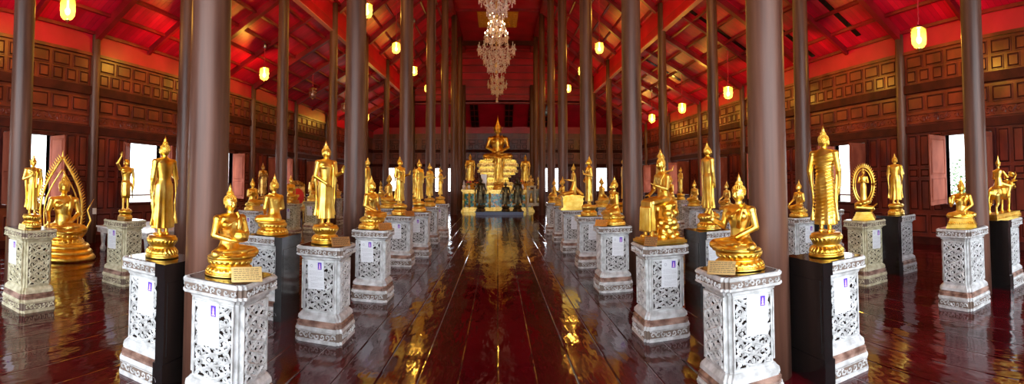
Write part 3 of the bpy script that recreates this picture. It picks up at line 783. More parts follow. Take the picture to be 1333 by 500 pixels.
# ---- seated figures; unit: seat width ~.6; facing -Y ; total height about 1.06 with base
def seated(pose, base_h=.2, m=None, crown=False, name='seated_buddha_statue', base='lotus', voxel=.0065):
    m = m or gold
    t = thing(name); zb = base_h
    if base == 'lotus': lotus_base(.3, base_h, t, m, .86)
    else:
        mb = MB()
        for i in range(5):
            q = .31 - .018 * i; mb.box(-q, q, -q * .8, q * .8, base_h * i / 5, base_h * (i + 1) / 5 - .004)
            mb.box(-q + .01, q - .01, -q * .8 + .01, q * .8 - .01, base_h * i / 5, base_h * (i + 1) / 5)
        for k in range(13): mb.ell((-.26 + .0433 * k, -.27 * .85, base_h * .5), (.02, .02, .03), n=6, m=5)
        mb.obj('base', m, t)
    mb = MB()
    n = 22
    mb.rings([[Vector((rx * math.cos(2 * PI * j / n), ry * math.sin(2 * PI * j / n) + cy, zb + z)) for j in range(n)] for z, rx, ry, cy in
              ((0.0, .15, .12, .03), (.08, .15, .12, .03), (.16, .115, .09, .03), (.24, .112, .082, .025), (.33, .14, .09, .02), (.4, .162, .088, .02), (.45, .155, .075, .022), (.485, .09, .055, .028), (.5, .05, .045, .03))])
    for e in (-1, 1):
        mb.ell((e * .075, -.045, zb + .37), (.07, .04, .05))
        mb.cap((e * .085, .02, zb + .065), (e * .25, -.11, zb + .055), .08, .06)
        mb.ell((e * .255, -.115, zb + .052), (.06, .058, .052))
    mb.cap((.25, -.12, zb + .045), (-.1, -.2, zb + .04), .052, .036); mb.cap((-.25, -.12, zb + .05), (.08, -.2, zb + .085), .052, .036)
    mb.ell((.13, -.2, zb + .098), (.06, .035, .022)); mb.ell((-.15, -.21, zb + .04), (.06, .035, .024))
    for k in range(5): mb.cap((.175, -.185 - .011 * k, zb + .103), (.2, -.185 - .011 * k, zb + .107), .0075, .007, 6)
    head_volume(mb, (0, .01, zb + .615), .092)
    r = (.05, .04, .04, .028); Hs = .058
    S_ = lambda e: (e * .168, .022, zb + .43)
    def lap(e):
        arm(mb, S_(e), (e * .22, .02, zb + .25), (e * .07, -.13, zb + .15), r); hand(mb, (e * .07, -.13, zb + .15), (-e, -.25, -.1), (0, .1, 1), Hs, e, .2)
    def touch(e):
        arm(mb, S_(e), (e * .225, .0, zb + .27), (e * .235, -.15, zb + .15), r); hand(mb, (e * .235, -.15, zb + .15), (0, -.6, -.8), (0, .8, -.6), Hs, e, .25)
    def raised(e):
        arm(mb, S_(e), (e * .215, .0, zb + .25), (e * .23, -.17, zb + .33), r); hand(mb, (e * .23, -.17, zb + .33), (0, -.1, 1), (0, -1, 0), Hs, -e, .1)
    def holdb(e):
        arm(mb, S_(e), (e * .22, .0, zb + .25), (e * .1, -.17, zb + .21), r); hand(mb, (e * .1, -.17, zb + .21), (-e * .7, -.6, -.1), (0, 0, 1), Hs, e, .3)
    fn = dict(lap=lap, touch=touch, palm=raised, hold=holdb)
    fn[pose[0]](-1); fn[pose[1]](1)
    link('body', remesh(mb, 'body', m, voxel), t)
    mb = MB()   # sash
    mb.tube([(.07, .1, zb + .47), (.085, .0, zb + .488), (.085, -.07, zb + .43), (.075, -.085, zb + .35), (.06, -.085, zb + .24)], [.03, .032, .03, .028, .03], 8, flat=.3, up=(0, 1, .2))
    mb.tube([(-.15, -.0, zb + .3), (-.08, -.075, zb + .36), (.0, -.088, zb + .405), (.08, -.07, zb + .45)], .009, 6)
    for e in (-1, 1):
        mb.tube([(e * .28, -.1, zb + .08), (e * .15, -.2, zb + .085), (0, -.235, zb + .07)], .007, 5)
        mb.tube([(e * .3, -.1, zb + .045), (e * .17, -.225, zb + .03), (0, -.26, zb + .025)], .008, 5)
    mb.rings([[Vector((rx * math.cos(a), ry * math.sin(a) - .045, zb + z)) for a in (2 * PI * j / 32 for j in range(32))] for z, rx, ry in ((-.002, .3, .2), (.02, .305, .205), (.035, .28, .18))])
    mb.obj('sash', m, t, True)
    if 'hold' in pose:
        mb = MB(); mb.lathe([(.05, 0), (.085, .03), (.095, .07), (.08, .1), (.085, .108), (.07, .108), (.03, .125), (.01, .14)], 20, 0, -.2); mb.xf(Matrix.Translation((0, 0, zb + .19))); mb.obj('alms_bowl', m, t, True)
    hair((0, .01, zb + .615), .092, t, 'crown' if crown else 'curls', m)
    return t

def place(t, x, y, z, rz, s, label, cat, group=None, face_tilt=0):
    t.location = (x, y, z); t.rotation_euler = (0, 0, rz); t.scale = (s, s, s); tag(t, label, cat, group); return t
TYPES = {}
def statue(kind, x, y, z, rz, height, label, group=None):
    if kind not in TYPES: TYPES[kind] = [BUILD[kind](), True]; cache(TYPES[kind][0])
    t, first = TYPES[kind]
    unit = UNIT[kind]
    if first: TYPES[kind][1] = False
    else: t = dup(t)
    return place(t, x, y, z, rz, height / unit, label, 'statue', group)

def aureole_statue():
    t = thing('haloed_buddha_statue')
    mb = MB()
    for i in range(4): q = .2 - .02 * i; mb.box(-q, q, -q, q, .035 * i, .035 * (i + 1) - (.006 if i < 3 else 0)); mb.box(-q + .012, q - .012, -q + .012, q - .012, .03 * i, .035 * (i + 1))
    mb.obj('base', gold, t)
    # reclining mass below, halo ring behind, small figure inside
    mb = MB()
    for k in range(9): a = k * .7; mb.ell((.11 * math.cos(a), .1 * math.sin(a) - .02, .18 + .018 * k), (.09 - .004 * k, .08, .05))
    mb.cap((-.12, -.08, .22), (.14, -.06, .2), .05, .05); mb.cap((.14, -.06, .2), (.24, -.1, .28), .02, .012)
    ob = link('rock_mound', remesh(mb, 'rock_mound', gold, .006), t)
    mb = MB(); n = 44
    ring = []
    for k in range(n):
        a = 2 * PI * k / n; ring.append((math.cos(a), math.sin(a)))
    cz = .62
    mb.tube([(.19 * c, .03, cz + .33 * s) for c, s in ring] + [(.19, .03, cz)], .022, 6)
    mb.tube([(.15 * c, .02, cz + .28 * s) for c, s in ring] + [(.15, .02, cz)], .012, 6)
    for c, s in ring:
        p = Vector((.2 * c, .03, cz + .34 * s)); q = Vector((.235 * c, .03, cz + .385 * s + .012)); mb.cap(p, q, .017, .004, 5)
    mb.obj('halo', gold, t, True)
    mb = MB()
    mb.rings([[Vector((rx * math.cos(2 * PI * j / 16), ry * math.sin(2 * PI * j / 16) - .02, z)) for j in range(16)] for z, rx, ry in ((.33, .07, .05), (.45, .055, .04), (.56, .06, .045), (.64, .045, .035), (.72, .06, .04), (.77, .06, .035), (.79, .02, .02))])
    for e in (-1, 1):
        mb.cap((e * .065, -.02, .76), (e * .09, -.03, .66), .02, .017); mb.cap((e * .09, -.03, .66), (e * .02, -.07, .68), .017, .012); mb.ell((e * .01, -.075, .69), (.018, .014, .018))
    head_volume(mb, (0, -.02, .84), .038)
    link('body', remesh(mb, 'body', gold, .005), t)
    hair((0, -.02, .84), .038, t)
    return t

def rock_seated():
    t = thing('buddha_on_rocks_statue')
    mb = MB(); mb.box(-.22, .22, -.34, .22, 0, .03)
    mb.box(-.2, .2, -.32, .2, .02, .045); mb.obj('base', gold, t)
    mb = MB(); r = random.Random(5)
    for k in range(46):
        a = r.random() * 2 * PI; z = r.random() * .36; q = .15 * (1 - .25 * z / .36)
        s = .05 + r.random() * .025
        mb.ell((q * math.cos(a), .03 + q * math.sin(a), .05 + z), (s, s, s * .75), n=8, m=6)
    mb.cap((0, .03, .2), (0, .03, .4), .16, .13)
    link('rock_mound', remesh(mb, 'rock_mound', gold, .006, 1), t)
    mb = MB(); zs = .42
    mb.rings([[Vector((rx * math.cos(2 * PI * j / 20), ry * math.sin(2 * PI * j / 20) + cy, zs + z)) for j in range(20)] for z, rx, ry, cy in ((-.02, .12, .1, .02), (.06, .11, .09, .02), (.13, .085, .07, .01), (.22, .105, .075, -.005), (.28, .12, .07, -.01), (.32, .11, .06, -.012), (.345, .05, .04, -.012))])
    for e in (-1, 1):
        mb.cap((e * .06, 0, zs + .03), (e * .085, -.22, zs + .01), .068, .048); mb.cap((e * .085, -.22, zs + .01), (e * .07, -.235, .09), .045, .027)
        mb.ell((e * .07, -.26, .068), (.03, .06, .024))
        for q in range(5): mb.cap((e * (.05 + .01 * q), -.305, .06), (e * (.05 + .01 * q), -.325 + .004 * q, .058), .008, .007, 6)
    arm(mb, (-.125, -.01, zs + .29), (-.16, -.03, zs + .15), (-.1, -.15, zs + .09), (.034, .028, .028, .02)); hand(mb, (-.1, -.15, zs + .09), (.2, -1, 0), (0, 0, -1), .042, 1, .3)
    arm(mb, (.125, -.01, zs + .29), (.16, -.05, zs + .16), (.08, -.17, zs + .2), (.034, .028, .028, .02)); hand(mb, (.08, -.17, zs + .2), (-.2, -1, .3), (0, .2, 1), .042, -1, .2)
    head_volume(mb, (0, -.03, zs + .43), .066)
    link('body', remesh(mb, 'body', gold, .005), t)
    mb = MB()
    mb.rings([[Vector((x * 1.0, y, z)) for x, y, z in pts] for pts in (
        [(-.1, -.18, zs + .06), (.1, -.18, zs + .06), (.1, -.17, zs - .02), (-.1, -.17, zs - .02)],
        [(-.115, -.275, zs + .03), (.115, -.275, zs + .03), (.12, -.2, zs - .04), (-.12, -.2, zs - .04)],
        [(-.11, -.28, .3), (.11, -.28, .3), (.12, -.2, .3), (-.12, -.2, .3)],
        [(-.12, -.29, .13), (.12, -.29, .13), (.125, -.19, .13), (-.125, -.19, .13)])])
    for k in range(7): mb.cap((-.11 + .037 * k, -.283, zs - .04), (-.115 + .039 * k, -.292, .13), .012, .014, 6)
    mb.tube([(.07, .05, zs + .3), (.08, -.02, zs + .335), (.075, -.085, zs + .26), (.06, -.09, zs + .12)], [.026] * 4, 8, flat=.35, up=(0, 1, .2))
    link('robe', remesh(mb, 'robe', gold, .006, 2), t)
    hair((0, -.03, zs + .43), .066, t)
    return t

def bull_rider():
    t = thing('bull_rider_statue')
    mb = MB(); mb.box(-.16, .16, -.4, .36, 0, .05); mb.box(-.145, .145, -.385, .345, .05, .085)
    for k in range(12): mb.ell((-.162, -.36 + .06 * k, .03), (.008, .02, .015), n=6, m=5); mb.ell((.162, -.36 + .06 * k, .03), (.008, .02, .015), n=6, m=5)
    mb.obj('base', gold, t)
    mb = MB()       # bull, facing -Y
    mb.ell((0, -.12, .4), (.1, .16, .125)); mb.ell((0, .12, .4), (.092, .17, .11)); mb.ell((0, -.14, .5), (.05, .1, .06))
    mb.cap((0, -.22, .43), (0, -.34, .5), .085, .06); mb.cap((0, -.34, .52), (0, -.45, .47), .055, .038); mb.ell((0, -.46, .462), (.042, .03, .032))
    for e in (-1, 1):
        mb.cap((e * .06, -.17, .36), (e * .062, -.18, .22), .042, .024); mb.cap((e * .062, -.18, .22), (e * .062, -.165, .11), .022, .019); mb.cap((e * .062, -.165, .11), (e * .062, -.175, .09), .026, .03)
        mb.cap((e * .06, .18, .36), (e * .063, .15, .24), .055, .03); mb.cap((e * .063, .15, .24), (e * .063, .215, .18), .026, .021); mb.cap((e * .063, .215, .18), (e * .063, .205, .1), .02, .02); mb.cap((e * .063, .205, .1), (e * .063, .195, .09), .026, .03)
        mb.cap((e * .06, -.34, .56), (e * .13, -.35, .57), .02, .008)
        mb.ell((e * .045, -.41, .51), (.012, .014, .012))
    mb.cap((0, .28, .42), (0, .32, .3), .018, .012); mb.cap((0, .32, .3), (0, .3, .17), .012, .02)
    for k in range(4): mb.ell((0, -.26 + .02 * k, .33 - .0 * k), (.014, .03, .07))
    link('bull', remesh(mb, 'bull', gold, .006), t)
    mb = MB()
    for e in (-1, 1): mb.tube([(e * .04, -.35, .57), (e * .09, -.34, .6), (e * .11, -.36, .66), (e * .08, -.38, .71)], [.02, .016, .012, .004], 8)
    mb.obj('horns', gold, t, True)
    mb = MB(); zs = .5
    mb.rings([[Vector((rx * math.cos(2 * PI * j / 18), ry * math.sin(2 * PI * j / 18) + .02, zs + z)) for j in range(18)] for z, rx, ry in ((0, .075, .07), (.06, .065, .055), (.13, .05, .045), (.2, .07, .05), (.24, .072, .045), (.265, .03, .03))])
    for e in (-1, 1):
        mb.cap((e * .05, 0, zs + .03), (e * .14, -.1, zs - .01), .042, .03); mb.cap((e * .14, -.1, zs - .01), (e * .12, -.06, zs - .16), .028, .02); mb.ell((e * .12, -.085, zs - .175), (.018, .036, .014))
    arm(mb, (-.08, .01, zs + .22), (-.13, -.04, zs + .13), (-.1, -.14, zs + .17), (.022, .019, .019, .014)); hand(mb, (-.1, -.14, zs + .17), (0, -.6, .8), (1, 0, 0), .03, 1, .6)
    arm(mb, (.08, .01, zs + .22), (.12, -.02, zs + .12), (.06, -.12, zs + .1), (.022, .019, .019, .014)); hand(mb, (.06, -.12, zs + .1), (-.5, -1, 0), (0, 0, -1), .03, 1, .4)
    head_volume(mb, (0, .01, zs + .335), .044)
    link('rider', remesh(mb, 'rider', gold, .005), t)
    hair((0, .01, zs + .335), .044, t, 'crown')
    mb = MB(); mb.lathe([(.004, 0), (.05, .015), (.055, .03), (.02, .04)], 12); mb.xf(Matrix.Translation((-.1, -.2, zs + .16)) @ Matrix.Rotation(.9, 4, 'X')); mb.obj('conch', gold, t, True)
    return t

def throne_statue():
    t = thing('buddha_at_throne_statue')
    mb = MB()
    for (q, a, b_) in ((.3, 0, .04), (.285, .04, .06), (.24, .06, .2), (.26, .2, .225), (.24, .225, .3), (.265, .3, .33), (.2, .33, .35)): mb.box(-q * .8, q * .8, -q, q, a, b_)
    mb.obj('throne_block', gold, t)
    mb = MB()
    mb.rings([[Vector((rx * math.cos(2 * PI * j / 18), ry * math.sin(2 * PI * j / 18) + cy, z)) for j in range(18)] for z, rx, ry, cy in ((.34, .09, .12, .0), (.45, .085, .09, .02), (.58, .075, .06, .05), (.68, .06, .05, .06), (.78, .085, .055, .05), (.86, .09, .05, .04), (.9, .03, .03, .04))])
    for e in (-1, 1):
        mb.cap((e * .05, 0, .42), (e * .09, -.2, .38), .06, .045)
        arm(mb, (e * .095, .04, .86), (e * .13, .02, .7), (e * .1, -.12, .72), (.03, .024, .024, .018)); hand(mb, (e * .1, -.12, .72), (-e * .3, -1, .2), (0, 0, 1), .038, -e, .2)
    mb.cap((0, .1, .5), (0, .25, .36), .05, .04)
    head_volume(mb, (0, .035, .985), .055)
    link('body', remesh(mb, 'body', gold, .005), t); hair((0, .035, .985), .055, t)
    return t

def child_statue():
    t = standing(('up', 'down'), base_h=.16, base_r=.13, name='infant_buddha_statue')
    for c in kids(t):
        if c.name.startswith(('hair', 'finial', 'robe')): bpy.data.objects.remove(c)
    mb = MB(); zb = .16
    mb.ell((0, .008, zb + .83), (.048, .05, .05)); 
    mb.obj('hair', gold, t, True)
    mb = MB(); n = 32
    mb.rings([[Vector(((rx + pl * math.cos(7 * a)) * math.cos(a), (ry + pl * math.cos(7 * a)) * math.sin(a), zb + z)) for a in (2 * PI * j / n for j in range(n))] for z, rx, ry, pl in ((.2, .075, .055, .008), (.26, .078, .056, .006), (.36, .082, .06, .004), (.46, .085, .062, .002), (.51, .078, .055, 0), (.5, .06, .045, 0))])
    mb.tube([(.085, -.02, zb + .47), (.1, -.04, zb + .36), (.11, -.03, zb + .2)], [.02, .018, .01], 8)
    mb.obj('loincloth', gold, t, True)
    return t

BUILD = {
 'stand_chest': lambda: standing(('across', 'palm'), wide=1.05),
 'stand_reach': lambda: standing(('down', 'reach'), wide=1.15),
 'stand_reach_r': lambda: standing(('reach', 'down'), wide=1.2),
 'stand_walk': lambda: standing(('down', 'down'), folds=True),
 'stand_crossed': lambda: standing(('crossed', 'crossed'), wide=1.1),
 'stand_crown': lambda: standing(('chest', 'down'), crown=True, wide=.85, name='crowned_standing_statue'),
 'stand_plain': lambda: standing(('palm', 'down'), voxel=.005),
 'stand_old': lambda: standing(('crossed', 'crossed'), m=gold_old, wide=1.1, voxel=.005),
 'stand_pale': lambda: standing(('chest', 'chest'), m=gold_pale, wide=1.1, voxel=.005),
 'royal': lambda: standing(('across', 'down'), m=bronze_dark, crown=True, wide=1.5, name='dark_royal_statue', voxel=.006),
 'sit_bowl': lambda: seated(('hold', 'hold')),
 'sit_palm': lambda: seated(('palm', 'lap')),
 'sit_touch': lambda: seated(('touch', 'lap')),
 'sit_lap': lambda: seated(('lap', 'lap')),
 'sit_box': lambda: seated(('palm', 'lap'), base='box'),
 'sit_pale': lambda: seated(('touch', 'lap'), m=gold_pale),
 'sit_crown': lambda: seated(('lap', 'lap'), crown=True, base='box', base_h=.02, name='great_altar_buddha', voxel=.008),
 'aureole': aureole_statue, 'rock': rock_seated, 'bull': bull_rider, 'throne': throne_statue, 'child': child_statue,
}
UNIT = {k: (1.22 if k.startswith('stand') else 1.04) for k in BUILD}
UNIT.update(aureole=1.0, rock=1.03, bull=1.06, throne=1.18, child=1.14, royal=1.34, stand_crown=1.3, sit_crown=1.0)

def plaque(x, y, z, rz, label, w_=.2, h_=.1, tilt=.35):
    t = thing('brass_plaque', label, 'plaque', (x, y, z), rz, 'brass plaques on the pedestals')
    R = Matrix.Rotation(-tilt, 4, 'X')
    mb = MB(); mb.box(-w_ / 2, w_ / 2, -.004, .004, 0, h_); mb.xf(R); mb.obj('plate', brass, t)
    mb = MB(); r = random.Random(int(x * 100))
    for i in range(6):
        z0 = h_ * (.86 - .135 * i); xx = -w_ * .42
        while xx < w_ * .38: l_ = .01 + r.random() * .02; mb.box(xx, xx + l_, -.0052, -.0038, z0 - .002, z0 + .002); xx += l_ + .005
    mb.xf(R); mb.obj('engraved_text', brass_ink, t)
    mb = MB(); mb.box(-w_ * .3, w_ * .3, .01, .05, 0, .012); mb.obj('foot', brass, t)
    return t

# rows: (x, y, kind, height, facing, paint, backed, notice dx, plaque, statue label, pedestal label, group key)
E_, W_ = PI / 2, -PI / 2          # facing +X, facing -X
ROWS = [
 # right of the aisle
 (1.68, 2.96, 'sit_palm', .70, W_ + .4, 0, 0, .03, 1, 'gilded seated Buddha with raised palm beside the widest right-hand column', 'white carved pedestal with brass plaque, nearest on the right of the aisle', 'R1'),
 (1.67, 4.60, 'rock', 1.0, W_ + .15, 0, 0, .03, 1, 'gilded Buddha sitting upright on a heap of rocks, legs down', 'white carved pedestal under the Buddha sitting on rocks', 'R1'),
 (1.69, 6.70, 'sit_lap', .73, W_, 0, 0, .03, 1, 'gilded seated Buddha with hands in lap, before the second right column', 'white carved pedestal, third along the right edge of the aisle', 'R1'),
 (1.72, 8.60, 'stand_chest', 1.2, W_ + .1, 0, 0, .03, 0, 'gilded standing Buddha on the fourth pedestal right of the aisle', 'white carved pedestal, fourth along the right edge of the aisle', 'R1'),
 (1.70, 10.5, 'throne', 1.12, W_, 0, 0, .03, 0, 'gilded Buddha leaning forward on a big stepped golden block', 'white carved pedestal under the stepped golden block', 'R1'),
 (1.72, 12.3, 'sit_palm', .78, W_, 0, 0, .03, 0, 'small gilded seated Buddha on the sixth pedestal right of the aisle', 'white carved pedestal, sixth along the right edge of the aisle', 'R1'),
 (1.72, 14.1, 'sit_touch', .74, W_, 0, 0, .03, 0, 'farthest small seated Buddha right of the aisle, nearest the altar', 'white carved pedestal, farthest along the right edge of the aisle', 'R1'),
 (2.53, 2.95, 'stand_walk', 1.15, E_ + .4, 0, 1, -.03, 0, 'gilded standing Buddha in ridged robe seen from behind, arms hanging', 'black-backed carved pedestal behind the widest right column', 'R2'),
 (2.70, 5.50, 'stand_reach', 1.23, E_ + .05, 0, 1, -.03, 0, 'gilded standing Buddha facing right with forearm held out, left of widest right column', 'black-topped pedestal under the standing Buddha with held out forearm', 'R2'),
 (2.62, 7.08, 'stand_plain', 1.24, E_, 0, 1, -.03, 0, 'gilded standing Buddha directly behind the one sitting on rocks', 'pedestal hidden behind the Buddha sitting on rocks', 'R2'),
 (2.62, 9.30, 'stand_plain', 1.24, E_, 0, 1, -.03, 0, 'gilded standing Buddha half hidden behind the second right inner column', 'pedestal half hidden behind the second right inner column', 'R2'),
 (2.62, 11.4, 'sit_lap', .78, E_, 0, 1, -.03, 0, 'gilded seated Buddha seen between the second and third right inner columns', 'black-backed pedestal between the second and third right inner columns', 'R2'),
 (4.77, 3.04, 'sit_box', .61, W_ + .5, 0, 0, None, 0, 'small gilded seated Buddha with raised hand before the far right column', 'white carved pedestal without a notice before the far right column', 'R3'),
 (5.0, 4.93, 'aureole', .84, W_ + .7, 1, 0, .03, 0, 'gilded figure inside an oval flaming halo, on cream pedestal', 'cream carved pedestal under the oval haloed figure', 'R3'),
 (4.76, 6.25, 'sit_touch', .62, W_, 0, 0, .05, 0, 'gilded seated Buddha mostly hidden by the ridged-robe standing Buddha', 'white pedestal with notice mostly hidden behind the ridged-robe standing Buddha', 'R3'),
 (4.8, 8.9, 'sit_pale', .62, W_, 0, 0, .03, 0, 'pale gilded seated Buddha silhouetted in a window left of the widest right column', 'carved pedestal in front of the bright window, right outer row', 'R3'),
 (4.8, 10.6, 'sit_lap', .66, W_ + .2, 0, 0, .03, 0, 'small gilded seated Buddha left of the standing one with held out forearm', 'carved pedestal under the small seated Buddha near salmon shutters', 'R3'),
 (4.86, 12.4, 'sit_touch', .8, W_, 1, 0, None, 0, 'small gilded seated Buddha just right of the head of the rock-sitting Buddha', 'cream pedestal just behind the rock-sitting Buddha', 'R3'),
 (5.9, 14.1, 'stand_chest', 1.15, W_, 0, 0, .03, 0, 'distant gilded standing Buddha before a dark opening in the right wall', 'distant white pedestal with notice at the dark opening in the right wall', 'R4'),
 (4.8, 18.9, 'sit_touch', .6, W_, 0, 0, None, 0, 'tiny distant seated Buddha seen left of the second right inner column', 'distant white pedestal seen left of the second right inner column', 'R3'),
 (5.85, 5.02, 'stand_crossed', 1.08, E_ + .4, 0, 1, None, 0, 'gilded standing Buddha seen from behind with arms folded, by right wall', 'black-backed pedestal under the arms-folded Buddha', 'R4'),
 (6.12, 7.05, 'stand_reach', 1.16, E_ + .1, 0, 1, None, 0, 'gilded standing Buddha seen from behind reaching toward the window', 'black-backed pedestal under the Buddha reaching toward the window', 'R4'),
 (5.8, 3.05, 'bull', .97, E_ - .05, 0, 1, None, 0, 'gilded crowned rider blowing a conch on a bull, far right', 'black pedestal under the bull and rider', 'R4'),
 # left of the aisle
 (-1.72, 2.66, 'sit_bowl', .62, E_ - .45, 0, 0, -.03, 1, 'gilded seated Buddha holding an alms bowl, nearest on the left', 'white carved pedestal with brass plaque, nearest on the left of the aisle', 'L1'),
 (-1.73, 4.48, 'stand_chest', 1.13, E_ - .6, 0, 0, -.03, 1, 'gilded standing Buddha with one hand raised to chest, left of the aisle', 'white carved pedestal, second along the left edge of the aisle', 'L1'),
 (-1.69, 6.15, 'sit_lap', .73, E_ - .35, 0, 0, -.03, 1, 'gilded seated Buddha with hands in lap, before the second left column', 'white carved pedestal, third along the left edge of the aisle', 'L1'),
 (-1.85, 8.70, 'stand_chest', 1.2, E_ - .5, 0, 0, -.03, 1, 'gilded standing Buddha on the fourth pedestal left of the aisle', 'white carved pedestal, fourth along the left edge of the aisle', 'L1'),
 (-1.69, 9.85, 'stand_reach', 1.2, E_ - .4, 0, 0, -.03, 0, 'gilded standing Buddha on the fifth pedestal left of the aisle', 'white carved pedestal, fifth along the left edge of the aisle', 'L1'),
 (-1.78, 12.0, 'stand_reach', 1.2, E_ - .4, 0, 0, -.03, 0, 'gilded standing Buddha, second from the altar on the left of the aisle', 'white carved pedestal, second from the altar on the left', 'L1'),
 (-1.69, 13.5, 'stand_chest', 1.15, E_, 0, 0, -.03, 0, 'gilded standing Buddha closest to the altar on the left of the aisle', 'white carved pedestal closest to the altar on the left', 'L1'),
 (-2.53, 2.86, 'stand_reach_r', 1.05, W_ - .15, 0, 1, .03, 0, 'gilded standing Buddha seen from behind reaching left, by the widest left column', 'black-backed carved pedestal left of the widest left column', 'L2'),
 (-2.60, 4.92, 'sit_lap', .72, W_ - .3, 0, 1, None, 0, 'gilded seated Buddha with its back turned, on black-topped pedestal', 'black-topped pedestal under the seated Buddha with its back turned', 'L2'),
 (-2.62, 9.00, 'stand_plain', 1.2, W_, 0, 1, .03, 0, 'gilded standing Buddha half hidden right of the second left inner column', 'pedestal half hidden behind the second left inner column', 'L2'),
 (-2.62, 10.9, 'sit_palm', .86, W_, 0, 1, .03, 0, 'gilded seated Buddha seen left of the fourth standing Buddha of the left row', 'pedestal behind the third and fourth pedestals of the left row', 'L2'),
 (-2.62, 14.3, 'stand_plain', 1.15, W_, 0, 1, .03, 0, 'distant gilded standing Buddha seen behind the left row before the altar', 'distant pedestal behind the left row before the altar', 'L2'),
 (-4.72, 2.97, 'stand_crown', 1.0, E_ - .4, 1, 0, -.05, 1, 'gilded standing crowned figure with hand on chest, far left', 'cream carved pedestal with plaque, leftmost in the picture', 'L3'),
 (-5.05, 4.85, 'child', 1.0, E_ - .4, 1, 0, -.05, 1, 'gilded infant Buddha pointing one arm upward, before left window', 'cream carved pedestal under the infant with raised arm', 'L3'),
 (-4.94, 8.45, 'sit_palm', .68, E_ - .3, 0, 0, -.03, 1, 'small gilded seated Buddha behind the one with its back turned', 'white pedestal behind the seated Buddha with its back turned', 'L3'),
 (-5.6, 11.7, 'sit_touch', .78, E_ - .3, 1, 0, -.03, 1, 'small gilded seated Buddha right of the third left outer column', 'cream carved pedestal with notice right of the slim left column', 'L3'),
 (-5.55, 13.15, 'sit_lap', .8, E_, 1, 0, -.03, 0, 'small gilded seated Buddha just left of the chest-handed standing Buddha', 'cream pedestal just left of the chest-handed standing Buddha', 'L3'),
 (-5.85, 16.0, 'sit_palm', .8, E_, 0, 0, -.03, 0, 'small gilded seated Buddha just right of the chest-handed standing Buddha', 'white pedestal just right of the chest-handed standing Buddha', 'L3'),
 (-4.78, 18.5, 'sit_touch', .66, E_, 0, 0, None, 0, 'tiny distant seated Buddha right of the second left inner column', 'distant white pedestal right of the second left inner column', 'L3'),
 (-6.0, 10.75, 'stand_old', 1.15, E_ - .4, 0, 0, None, 0, 'dull bronze-gold standing Buddha with folded arms, behind two seated ones', 'pedestal behind the two small seated Buddhas on the left', 'L4'),
]
GN = dict(R1='pedestals along the right edge of the aisle', R2='pedestals behind the right inner columns', R3='pedestals of the right outer row', R4='pedestals facing the right wall',
          L1='pedestals along the left edge of the aisle', L2='pedestals behind the left inner columns', L3='pedestals of the left outer row', L4='pedestals facing the left wall')
for (x, y, kind, h, rz, paint, backed, nd, pq, ls, lp, gk) in ROWS:
    right = x > 0
    if backed: prz = E_ if right else W_            # carved front away from the aisle, black back towards it
    else: prz = 0.0
    t = pedestal(x, y, prz, lp, GN[gk], cream_paint if paint else white_paint, bool(backed))
    if nd is not None: add_notice(t, prz, nd)
    statue(kind, x + (.0 if not pq else (.03 if right else -.03)), y + (.03 if pq else 0), PH + .003, rz, h, ls, GN[gk].replace('pedestals', 'statues'))
    if kind == 'rock':
        o = TYPES['rock'][0]; o.scale.y *= .78; o.location.x += .035; o.location.y += .02
    if pq:
        nm = ls.split(' with')[0].split(' holding')[0]
        s = 1 if right else -1
        big = kind not in ('stand_crown', 'child')
        if not big: plaque(x + .12, y - .2, PH + .001, -.1, 'dark brass plaque at the feet of the ' + ('crowned figure, far left' if kind == 'stand_crown' else 'infant Buddha'), .17, .06, .2)
        else: plaque(x - s * .2 - (.0 if kind != 'rock' else -.03), y - (.12 if kind != 'rock' else .205), PH + .001, -s * .75, 'brass plaque leaning at the foot of the ' + {
            (1, 2.96): 'nearest right seated Buddha', (1, 4.6): 'Buddha sitting on rocks', (1, 6.7): 'third right seated Buddha', (-1, 2.66): 'Buddha holding a bowl', (-1, 4.48): 'chest-handed standing Buddha',
            (-1, 6.15): 'third left seated Buddha', (-1, 8.7): 'fourth left standing Buddha', (-1, 8.45): 'seated Buddha behind the turned one', (-1, 11.7): 'seated Buddha by the slim left column'}[(s, y)], .2 if kind != 'rock' else .14, .095)

# ------------------------------------------------------------------ big floor Buddhas on the left
def flame_arch(parent, W, H, y, m):
    mb = MB(); pts = []
    def P(t):   # t 0..1 from left foot over the point to right foot
        s = -1 if t < .5 else 1; q = t * 2 if t < .5 else (1 - t) * 2
        x = W * (1 - q ** 2.2) * (1 + .25 * math.sin(q * PI)); z = H * (q ** .8)
        return Vector((s * x, y, z))
    n = 60; pts = [P(i / n) for i in range(n + 1)]
    mb.tube(pts, W * .07, 6, up=(0, 1, 0)); mb.tube([p * .82 + Vector((0, y * .18, H * .03)) for p in pts], W * .04, 6, up=(0, 1, 0))
    for i in range(1, n):
        d = (pts[i + 1] - pts[i - 1]).normalized(); nrm = Vector((-d.z, 0, d.x)); 
        if nrm.dot(pts[i] - Vector((0, y, H * .3))) < 0: nrm = -nrm
        tip = pts[i] + nrm * W * .2 + Vector((0, 0, W * .14)); mb.cap(pts[i], tip, W * .07, W * .012, 5)
    for s in (-1, 1):
        mb.tube([(s * W * 1.0, y, 0), (s * W * 1.35, y, H * .1), (s * W * 1.6, y, H * .24), (s * W * 1.42, y, H * .36), (s * W * 1.75, y, H * .5)], [W * .07, W * .08, W * .06, W * .04, W * .01], 8, up=(0, 1, 0))
    mb.obj('flame_arch', m, parent, True)
